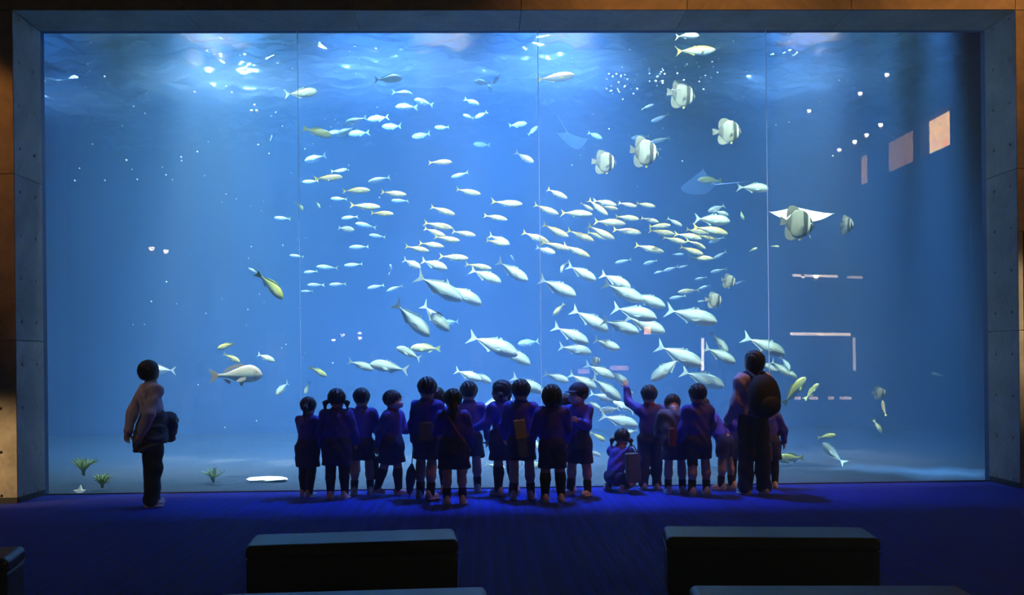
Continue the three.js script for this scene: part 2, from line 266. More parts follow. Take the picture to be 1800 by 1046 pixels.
tubeLamp('orange lantern tube at the back of the hall', 1138, 574, 1138, 588, 18.6, [1, 0.45, 0.2], 24, 'hall lanterns', 0.1);
tubeLamp('tall warm upright tube light near the middle of the hall', 1235, 594, 1235, 676, 18, [1, 0.85, 0.65], 26, 'upright tube lights', 0.042);
tubeLamp('short pinkish glowing tube standing in for a lit counter front', 1016, 653, 1036, 653, 19, [1, 0.55, 0.45], 9, 'glowing stand-ins for counter fronts', 0.07);  // glowing tubes put in place of lit counter fronts
tubeLamp('wider pinkish glowing tube standing in for a lit counter front', 1072, 647, 1104, 647, 19, [1, 0.55, 0.45], 9, 'glowing stand-ins for counter fronts', 0.07);
litPanel('pale panel behind the shoal at the back of the hall', 828, 598, 848, 645, [0.75, 0.6, 0.5], 9);
litPanel('broad rust panel at the left of the hall', 470, 582, 502, 690, [0.7, 0.34, 0.24], 8);
litPanel('narrow rust panel right of the hanging lamps', 652, 608, 664, 690, [0.7, 0.38, 0.28], 9);
// the cream doorway just right of the window
{
  const o = top(new THREE.Group(), 'cream_doorway'); tag(o, 'bright cream doorway at the right edge of the window wall', 'doorway'); o.position.set(HALF + 0.065, 0, REVEAL - 0.05);
  part('jamb', new RoundedBoxGeometry(0.016, DOOR_H - 0.01, 0.09, 1, 0.004).translate(0.01, DOOR_H / 2, 0), M.black, o);
  part('door_leaf', new RoundedBoxGeometry(1.1, DOOR_H - 0.2, 0.03, 2, 0.006).translate(0.575, DOOR_H / 2 - 0.08, 0), std(rgb(0.85, 0.7, 0.4), 0.7), o);
}
// warm lamps that wash the concrete
const roomLamp = (label, ...a) => spotLamp('wall_washer', label, 'warm wall washers', ...a);
roomLamp('warm wall washer lighting the concrete above the right corner', V(6.8, 8.6, 2.2), V(5.2, 5.5, 0.7), WARM, 150, 0.4, 0.9, 0.08, 5);
roomLamp('warm wall washer lighting the concrete above the middle', V(2.2, 8.8, 2.4), V(1.8, 5.5, 0.7), WARM, 95, 0.55, 0.9, 0.08, 5);
roomLamp('warm wall washer lighting the left wall from low down', V(-7.3, 1.1, 1.8), V(-5.75, 0.5, 0.7), [1, 0.62, 0.26], 40, 0.36, 0.9, 0.06, 5);
roomLamp('warm wall washer lighting the left wall above head height', V(-7.4, 6.2, 1.8), V(-5.75, 3.8, 0.7), WARM, 36, 0.3, 0.5, 0.06, 5);
roomLamp('warm wall washer lighting the right edge of the window wall', V(6.9, 2.4, 1.9), V(5.53, 1.8, 0.7), [1, 0.7, 0.38], 26, 0.5, 0.9, 0.06, 5);
spotLamp('added_fill_spot', 'added soft fill light in the hall behind the lone woman', 'added fill lights', V(-5.6, 8.4, 6.5), V(-4.4, 1.0, 1.0), [1, 0.86, 0.84], 34, 0.13, 1, 0.08, 3);  // added fill lamp that brightens the lone woman from the hall side

// ---------------------------------------------------------------- benches
function bench(label, x0, x1, zBack, turn) {
  const L = x1 - x0, o = top(new THREE.Group(), 'upholstered_bench'); tag(o, label, 'bench', 'benches facing the window');
  o.position.set((x0 + x1) / 2, 0, zBack + 0.21); o.rotation.y = turn;
  part('plinth', new RoundedBoxGeometry(L - 0.08, 0.05, 0.36, 2, 0.01).translate(0, 0.025, 0), M.black, o);
  part('base', new RoundedBoxGeometry(L, 0.29, 0.43, 4, 0.03).translate(0, 0.19, 0), M.vinyl, o);
  part('seat_pad', new RoundedBoxGeometry(L + 0.01, 0.09, 0.44, 5, 0.035).translate(0, 0.365, 0), M.vinyl, o);
  part('piping', new RoundedBoxGeometry(L + 0.006, 0.008, 0.436, 2, 0.003).translate(0, 0.323, 0), M.vinyl, o);
}
bench('dark upholstered bench of the front row, left of the middle', -1.91, -0.65, 5.3, 0.09);
bench('dark upholstered bench of the front row, right of the middle', 0.66, 1.92, 5.36, -0.13);
bench('dark upholstered bench cut off by the lower left corner', -4.45, -3.19, 5.75, 0.2);
bench('dark bench at the bottom edge, left of the middle', -1.72, -0.46, 6.98, 0.05);
bench('dark bench at the bottom edge, right of the middle', 0.49, 1.75, 7.05, -0.08);

// ---------------------------------------------------------------- fish
const curve = (keys) => (t) => { // smooth profile through [t, value] keys
  let i = 0; while (i < keys.length - 2 && t > keys[i + 1][0]) i++;
  const p = (k) => keys[clamp(k, 0, keys.length - 1)], [t0, a] = p(i), [t1, b] = p(i + 1), u = clamp((t - t0) / (t1 - t0), 0, 1);
  const m0 = i ? (b - p(i - 1)[1]) / (t1 - p(i - 1)[0]) * (t1 - t0) : (b - a) * 1.4, m1 = i + 2 < keys.length ? (p(i + 2)[1] - a) / (p(i + 2)[0] - t0) * (t1 - t0) : (b - a);
  return (2 * u ** 3 - 3 * u * u + 1) * a + (u ** 3 - 2 * u * u + u) * m0 + (-2 * u ** 3 + 3 * u * u) * b + (u ** 3 - u * u) * m1;
};
// nose at x = 0.5, tail tips at x = -0.5; the spine bends sideways towards the tail
const bendBy = (g, bend) => { const p = g.attributes.position; for (let i = 0; i < p.count; i++) { const x = p.getX(i), d = Math.max(0, 0.28 - x); p.setZ(i, p.getZ(i) + bend * (d * d - 0.06 * d)); } g.computeVertexNormals(); return g; };
function bodyGeo(K, n = 26, m = 14) {
  const pos = [], col = [], idx = [], x1 = K.pedX ?? -0.36;
  for (let i = 0; i <= n; i++) {
    const t = i / n, x = lerp(0.5, x1, t ** 1.1), T = K.top(t), B = K.bot(t), w = K.wid(t);
    for (let j = 0; j < m; j++) {
      const a = j / m * Math.PI * 2, s = Math.sin(a), c = Math.cos(a);
      const y = s >= 0 ? T * s : -B * s * -1; // B is negative below
      pos.push(x, s >= 0 ? T * s : B * -s, w * Math.sign(c) * Math.abs(c) ** 0.9 * (0.85 + 0.15 * (1 - Math.abs(s))));
      const k = K.paint(t, s, x, y); col.push(k.r, k.g, k.b);
    }
  }
  for (let i = 0; i < n; i++) for (let j = 0; j < m; j++) { const a = i * m + j, b = i * m + (j + 1) % m, c = a + m, d = b + m; idx.push(a, c, b, b, c, d); }
  const cap = (r, x) => { const c = pos.length / 3; let y = 0; for (let j = 0; j < m; j++) y += pos[(r * m + j) * 3 + 1] / m; pos.push(x, y, 0); const k = K.paint(r / n, 0, x, 0); col.push(k.r, k.g, k.b); for (let j = 0; j < m; j++) { const a = r * m + j, b = r * m + (j + 1) % m; r ? idx.push(a, c, b) : idx.push(a, b, c); } };
  cap(0, 0.505); cap(n, x1 - 0.004);
  const g = new THREE.BufferGeometry(); g.setAttribute('position', new THREE.Float32BufferAttribute(pos, 3)); g.setAttribute('color', new THREE.Float32BufferAttribute(col, 3)); g.setIndex(idx); g.computeVertexNormals(); return g;
}
function finGeo(points, thick = 0.006, place) { // a thin fin of real thickness from an outline in x, y
  const s = new THREE.Shape(); s.moveTo(...points[0]); s.splineThru(points.slice(1).map((p) => new THREE.Vector2(...p))); s.closePath();
  const g = new THREE.ExtrudeGeometry(s, { depth: thick, bevelEnabled: false, curveSegments: Math.min(18, points.length * 3) }).translate(0, 0, -thick / 2); g.deleteAttribute('uv'); return place ? place(g) : g;
}
const polyFin = (points, thick = 0.006) => { const s = new THREE.Shape(points.map((p) => new THREE.Vector2(...p))); const g = new THREE.ExtrudeGeometry(s, { depth: thick, bevelEnabled: false }).translate(0, 0, -thick / 2); g.deleteAttribute('uv'); return g; };
const fishSkin = (extra = {}) => std(rgb(1, 1, 1), 0.38, { vertexColors: true, ...extra });
const FM = { skin: fishSkin(), silverFin: std(rgb(0.46, 0.55, 0.5), 0.5), yellowFin: std(rgb(0.66, 0.56, 0.1), 0.5), oliveFin: std(rgb(0.36, 0.42, 0.16), 0.5), greyFin: std(rgb(0.24, 0.24, 0.2), 0.55), roseFin: std(rgb(0.66, 0.52, 0.46), 0.5), batYellow: std(rgb(0.75, 0.6, 0.16), 0.5), eye: std(rgb(0.01, 0.01, 0.012), 0.15), ring: std(rgb(0.6, 0.58, 0.45), 0.3), rayBack: std(rgb(0.62, 0.68, 0.68), 0.6) };
const mixc = (a, b, k) => a.clone().lerp(b, clamp(k, 0, 1)), sil = rgb(0.56, 0.63, 0.58), white = rgb(0.7, 0.76, 0.74), backG = rgb(0.17, 0.26, 0.22), yel = rgb(0.5, 0.37, 0.03), tan = rgb(0.42, 0.28, 0.15), olive = rgb(0.34, 0.38, 0.1), rose = rgb(0.6, 0.42, 0.34), dark = rgb(0.035, 0.035, 0.03), greyB = rgb(0.33, 0.33, 0.27);
const mott = (t, s, f = 12) => 1 + 0.12 * noise.noise(t * f, s * f * 0.5, 3.7);
const KINDS = {
  trevally: { pedX: -0.34, top: curve([[0, 0.012], [0.06, 0.062], [0.18, 0.126], [0.38, 0.158], [0.58, 0.13], [0.78, 0.066], [0.93, 0.02], [1, 0.018]]), bot: curve([[0, -0.02], [0.06, -0.062], [0.2, -0.114], [0.4, -0.146], [0.6, -0.118], [0.8, -0.055], [0.93, -0.018], [1, -0.016]]), wid: curve([[0, 0.012], [0.08, 0.042], [0.25, 0.066], [0.45, 0.07], [0.7, 0.042], [0.93, 0.014], [1, 0.011]]),
    paint: (t, s) => { let c = s > 0.62 ? mixc(sil, backG, (s - 0.62) * 5) : s < -0.55 ? white.clone() : sil.clone(); if (Math.hypot((t - 0.27) * 1.2, (s - 0.2) * 0.16) < 0.024) c = dark.clone(); if (Math.abs(s - 0.12 - 0.2 * smoothstep(t, 0.25, 0.6)) < 0.05 && t > 0.3) c.multiplyScalar(0.86); return c.multiplyScalar(mott(t, s)); }, fin: 'silverFin', tail: [[-0.33, 0.017], [-0.4, 0.075], [-0.5, 0.165], [-0.455, 0.07], [-0.425, 0.0], [-0.455, -0.07], [-0.5, -0.165], [-0.4, -0.075], [-0.33, -0.017]],
    fins: [['dorsal_fin', [[0.16, 0.125], [0.1, 0.185], [0.075, 0.19], [0.055, 0.152], [0.06, 0.1], [0.16, 0.09]]], ['soft_dorsal_fin', [[0.05, 0.125], [0.015, 0.182], [-0.02, 0.148], [-0.15, 0.098], [-0.28, 0.04], [-0.29, 0.004], [-0.1, 0.045], [0.03, 0.08]]], ['anal_fin', [[0.0, -0.115], [-0.05, -0.172], [-0.075, -0.13], [-0.18, -0.078], [-0.29, -0.03], [-0.28, -0.002], [-0.1, -0.04], [0.0, -0.07]]], ['pelvic_fin', [[0.23, -0.09], [0.16, -0.17], [0.14, -0.145], [0.16, -0.09]]]], pec: [0.18, -0.03, 0.19, 0.035], eye: [0.435, 0.014, 0.04, 0.017] },
  jack: { pedX: -0.36, top: curve([[0, 0.01], [0.07, 0.05], [0.2, 0.09], [0.4, 0.115], [0.6, 0.096], [0.8, 0.05], [0.94, 0.017], [1, 0.015]]), bot: curve([[0, -0.014], [0.07, -0.05], [0.22, -0.095], [0.42, -0.12], [0.62, -0.095], [0.8, -0.048], [0.94, -0.016], [1, -0.014]]), wid: curve([[0, 0.01], [0.08, 0.034], [0.25, 0.055], [0.45, 0.058], [0.7, 0.034], [0.94, 0.012], [1, 0.01]]),
    paint: (t, s) => { let c = s > 0.72 ? mixc(tan, yel, 0.75) : s > 0.1 ? mixc(mixc(sil, tan, 0.75), yel, smoothstep(s, 0.3, 0.75) * 0.5) : s > -0.15 ? mixc(sil, tan, (s + 0.15) * 3) : sil.clone(); if (Math.abs(s - 0.28) < 0.07 && t > 0.12) c = mixc(yel, tan, 0.15); return c.multiplyScalar(mott(t, s)); }, fin: 'yellowFin', tail: [[-0.35, 0.014], [-0.41, 0.055], [-0.5, 0.13], [-0.45, 0.05], [-0.43, 0.0], [-0.45, -0.05], [-0.5, -0.13], [-0.41, -0.055], [-0.35, -0.014]],
    fins: [['dorsal_fin', [[0.17, 0.082], [0.12, 0.125], [0.06, 0.108], [0.05, 0.06], [0.17, 0.05]]], ['soft_dorsal_fin', [[0.04, 0.088], [0.0, 0.122], [-0.06, 0.09], [-0.2, 0.055], [-0.31, 0.022], [-0.31, 0.0], [-0.1, 0.03], [0.03, 0.05]]], ['anal_fin', [[-0.02, -0.085], [-0.06, -0.12], [-0.1, -0.085], [-0.2, -0.05], [-0.31, -0.02], [-0.31, 0.0], [-0.1, -0.03], [-0.02, -0.05]]]], pec: [0.2, -0.025, 0.12, 0.022], eye: [0.438, 0.01, 0.032, 0.014] },
  bream: { pedX: -0.33, top: curve([[0, 0.0], [0.05, 0.07], [0.13, 0.135], [0.28, 0.19], [0.45, 0.175], [0.65, 0.115], [0.85, 0.045], [1, 0.032]]), bot: curve([[0, -0.03], [0.06, -0.085], [0.2, -0.14], [0.4, -0.15], [0.62, -0.12], [0.82, -0.05], [1, -0.03]]), wid: curve([[0, 0.014], [0.08, 0.05], [0.25, 0.078], [0.45, 0.078], [0.7, 0.05], [0.9, 0.02], [1, 0.014]]),
    paint: (t, s) => { let c = s > 0.1 ? mixc(sil, rose, 0.4 + 0.5 * s) : mixc(sil, white, 0.7); if (t < 0.2) c = mixc(c, rose, 0.5); if (Math.abs(t - 0.21) < 0.018 && Math.abs(s) < 0.7) c.multiplyScalar(0.72); return c.multiplyScalar(mott(t, s, 20)); }, fin: 'roseFin', tail: [[-0.32, 0.03], [-0.4, 0.09], [-0.5, 0.14], [-0.455, 0.05], [-0.44, 0.0], [-0.455, -0.06], [-0.49, -0.15], [-0.4, -0.09], [-0.32, -0.03]],
    fins: [['dorsal_fin', [[0.2, 0.175], [0.12, 0.215], [-0.02, 0.2], [-0.15, 0.15], [-0.24, 0.075], [-0.2, 0.065], [0.0, 0.14]]], ['anal_fin', [[-0.08, -0.118], [-0.12, -0.17], [-0.2, -0.11], [-0.24, -0.055], [-0.16, -0.07]]], ['pelvic_fin', [[0.18, -0.13], [0.1, -0.215], [0.06, -0.17], [0.1, -0.125]]]], pec: [0.2, -0.06, 0.2, 0.045], eye: [0.4, 0.055, 0.056, 0.02] },
  grunt: { pedX: -0.33, top: curve([[0, 0.005], [0.06, 0.06], [0.2, 0.125], [0.4, 0.15], [0.62, 0.115], [0.85, 0.045], [1, 0.028]]), bot: curve([[0, -0.02], [0.06, -0.06], [0.2, -0.115], [0.42, -0.135], [0.64, -0.1], [0.85, -0.042], [1, -0.026]]), wid: curve([[0, 0.014], [0.08, 0.05], [0.25, 0.08], [0.45, 0.08], [0.7, 0.05], [0.9, 0.02], [1, 0.014]]),
    paint: (t, s) => { let c = s > 0.35 ? mixc(olive, yel, 0.25) : s > -0.2 ? mixc(sil, olive, 0.45) : mixc(sil, olive, 0.18); if (Math.abs(s - 0.2) < 0.09) c = mixc(c, yel, 0.5); return c.multiplyScalar(mott(t, s, 18)); }, fin: 'oliveFin', tail: [[-0.32, 0.026], [-0.4, 0.075], [-0.5, 0.12], [-0.46, 0.04], [-0.45, 0.0], [-0.46, -0.04], [-0.5, -0.12], [-0.4, -0.075], [-0.32, -0.026]],
    fins: [['dorsal_fin', [[0.18, 0.135], [0.1, 0.185], [-0.05, 0.16], [-0.18, 0.11], [-0.25, 0.06], [-0.2, 0.05], [0.0, 0.12]]], ['anal_fin', [[-0.06, -0.108], [-0.11, -0.15], [-0.2, -0.09], [-0.25, -0.045], [-0.16, -0.06]]], ['pelvic_fin', [[0.16, -0.115], [0.1, -0.165], [0.07, -0.13], [0.1, -0.11]]]], pec: [0.2, -0.05, 0.14, 0.04], eye: [0.415, 0.03, 0.055, 0.018] },
  batfish: { pedX: -0.3, top: curve([[0, 0.03], [0.05, 0.12], [0.15, 0.24], [0.35, 0.37], [0.55, 0.4], [0.75, 0.33], [0.9, 0.15], [1, 0.06]]), bot: curve([[0, -0.05], [0.05, -0.12], [0.15, -0.21], [0.35, -0.33], [0.55, -0.38], [0.75, -0.33], [0.9, -0.15], [1, -0.06]]), wid: curve([[0, 0.02], [0.08, 0.055], [0.25, 0.075], [0.5, 0.07], [0.75, 0.035], [0.92, 0.014], [1, 0.01]]),
    paint: (t, s) => { let c = greyB.clone(); const wob = 0.02 * s; if (Math.abs(t - 0.1 - wob) < 0.05) c = dark.clone(); else if (Math.abs(t - 0.33 - wob) < 0.075) c = mixc(dark, greyB, 0.1); else if (t < 0.24) c = rgb(0.62, 0.62, 0.56); else if (t > 0.8) c = rgb(0.16, 0.16, 0.13); return c.multiplyScalar(mott(t, s, 14)); }, fin: 'greyFin', tail: [[-0.29, 0.055], [-0.37, 0.09], [-0.5, 0.13], [-0.48, 0.0], [-0.5, -0.13], [-0.37, -0.09], [-0.29, -0.055]],
    fins: [['dorsal_fin', [[0.2, 0.28], [0.12, 0.38], [0.03, 0.44], [-0.06, 0.475], [-0.16, 0.48], [-0.24, 0.44], [-0.29, 0.36], [-0.31, 0.24], [-0.29, 0.1], [-0.2, 0.2], [-0.05, 0.3]]], ['anal_fin', [[0.16, -0.27], [0.08, -0.37], [0.0, -0.43], [-0.1, -0.47], [-0.19, -0.47], [-0.27, -0.42], [-0.31, -0.33], [-0.32, -0.22], [-0.29, -0.1], [-0.2, -0.2], [-0.05, -0.3]]], ['pelvic_fin', [[0.25, -0.27], [0.17, -0.44], [0.12, -0.43], [0.15, -0.31]], 'batYellow']], pec: [0.2, -0.07, 0.14, 0.05], eye: [0.425, 0.045, 0.06, 0.02] },
};
const SMALL = 26; // below this many pixels a fish shows no parts
function buildFish(kind, bend) {
  const K = KINDS[kind], g = new THREE.Group(), fm = FM[K.fin];
  part('body', bendBy(bodyGeo(K, kind === 'batfish' ? 44 : 26, kind === 'batfish' ? 20 : 14), bend), FM.skin, g);
  part('tail_fin', bendBy(polyFin(K.tail, 0.007), bend), fm, g);
  for (const [n, pts, m] of K.fins) part(n, bendBy(polyFin(pts, 0.006), bend), m ? FM[m] : fm, g);
  const [px, py, len, h] = K.pec;
  for (const s of [-1, 1]) {
    const f = polyFin([[0, h * 0.5], [-len * 0.5, h * 0.9], [-len, 0.0], [-len * 0.5, -h * 0.8], [0, -h * 0.4]], 0.005).rotateY(s * 0.38).rotateZ(0.25).translate(px, py, s * K.wid(0.34) * 0.96);
    part('pectoral_fin', bendBy(f, bend), fm, g);
    const [ex, ey, ez, er] = K.eye;
    const e = part('eye', new THREE.SphereGeometry(er, 10, 8).scale(1, 1, 0.5).translate(ex - 0.0, ey, s * ez * 0.92), FM.ring, g);
    part('pupil', new THREE.SphereGeometry(er * 0.62, 8, 6).scale(1, 1, 0.5).translate(ex + 0.002, ey, s * (ez * 0.92 + er * 0.3)), FM.eye, e);
  }
  return g;
}
function plainFish(kind, bend) { // one mesh for a fish of a few pixels
  const K = KINDS[kind], list = [bodyGeo(K, 16, 10)], c = FM[K.fin].color;
  for (const f of [polyFin(K.tail, 0.008), ...K.fins.map(([, p]) => polyFin(p, 0.008))]) { const n = f.attributes.position.count, a = new Float32Array(n * 3); for (let i = 0; i < n; i++) a.set([c.r, c.g, c.b], i * 3); f.setAttribute('color', new THREE.BufferAttribute(a, 3)); list.push(f); }
  const flat = list.map((g) => { const q = g.index ? g.toNonIndexed() : g; q.deleteAttribute('normal'); return q; });
  return bendBy(mergeGeometries(flat), bend);
}
const stock = {};
const fishOf = (kind, bend, plain) => { const k = kind + bend + plain; return stock[k] ??= plain ? new THREE.Mesh(plainFish(kind, bend), FM.skin) : buildFish(kind, bend); };
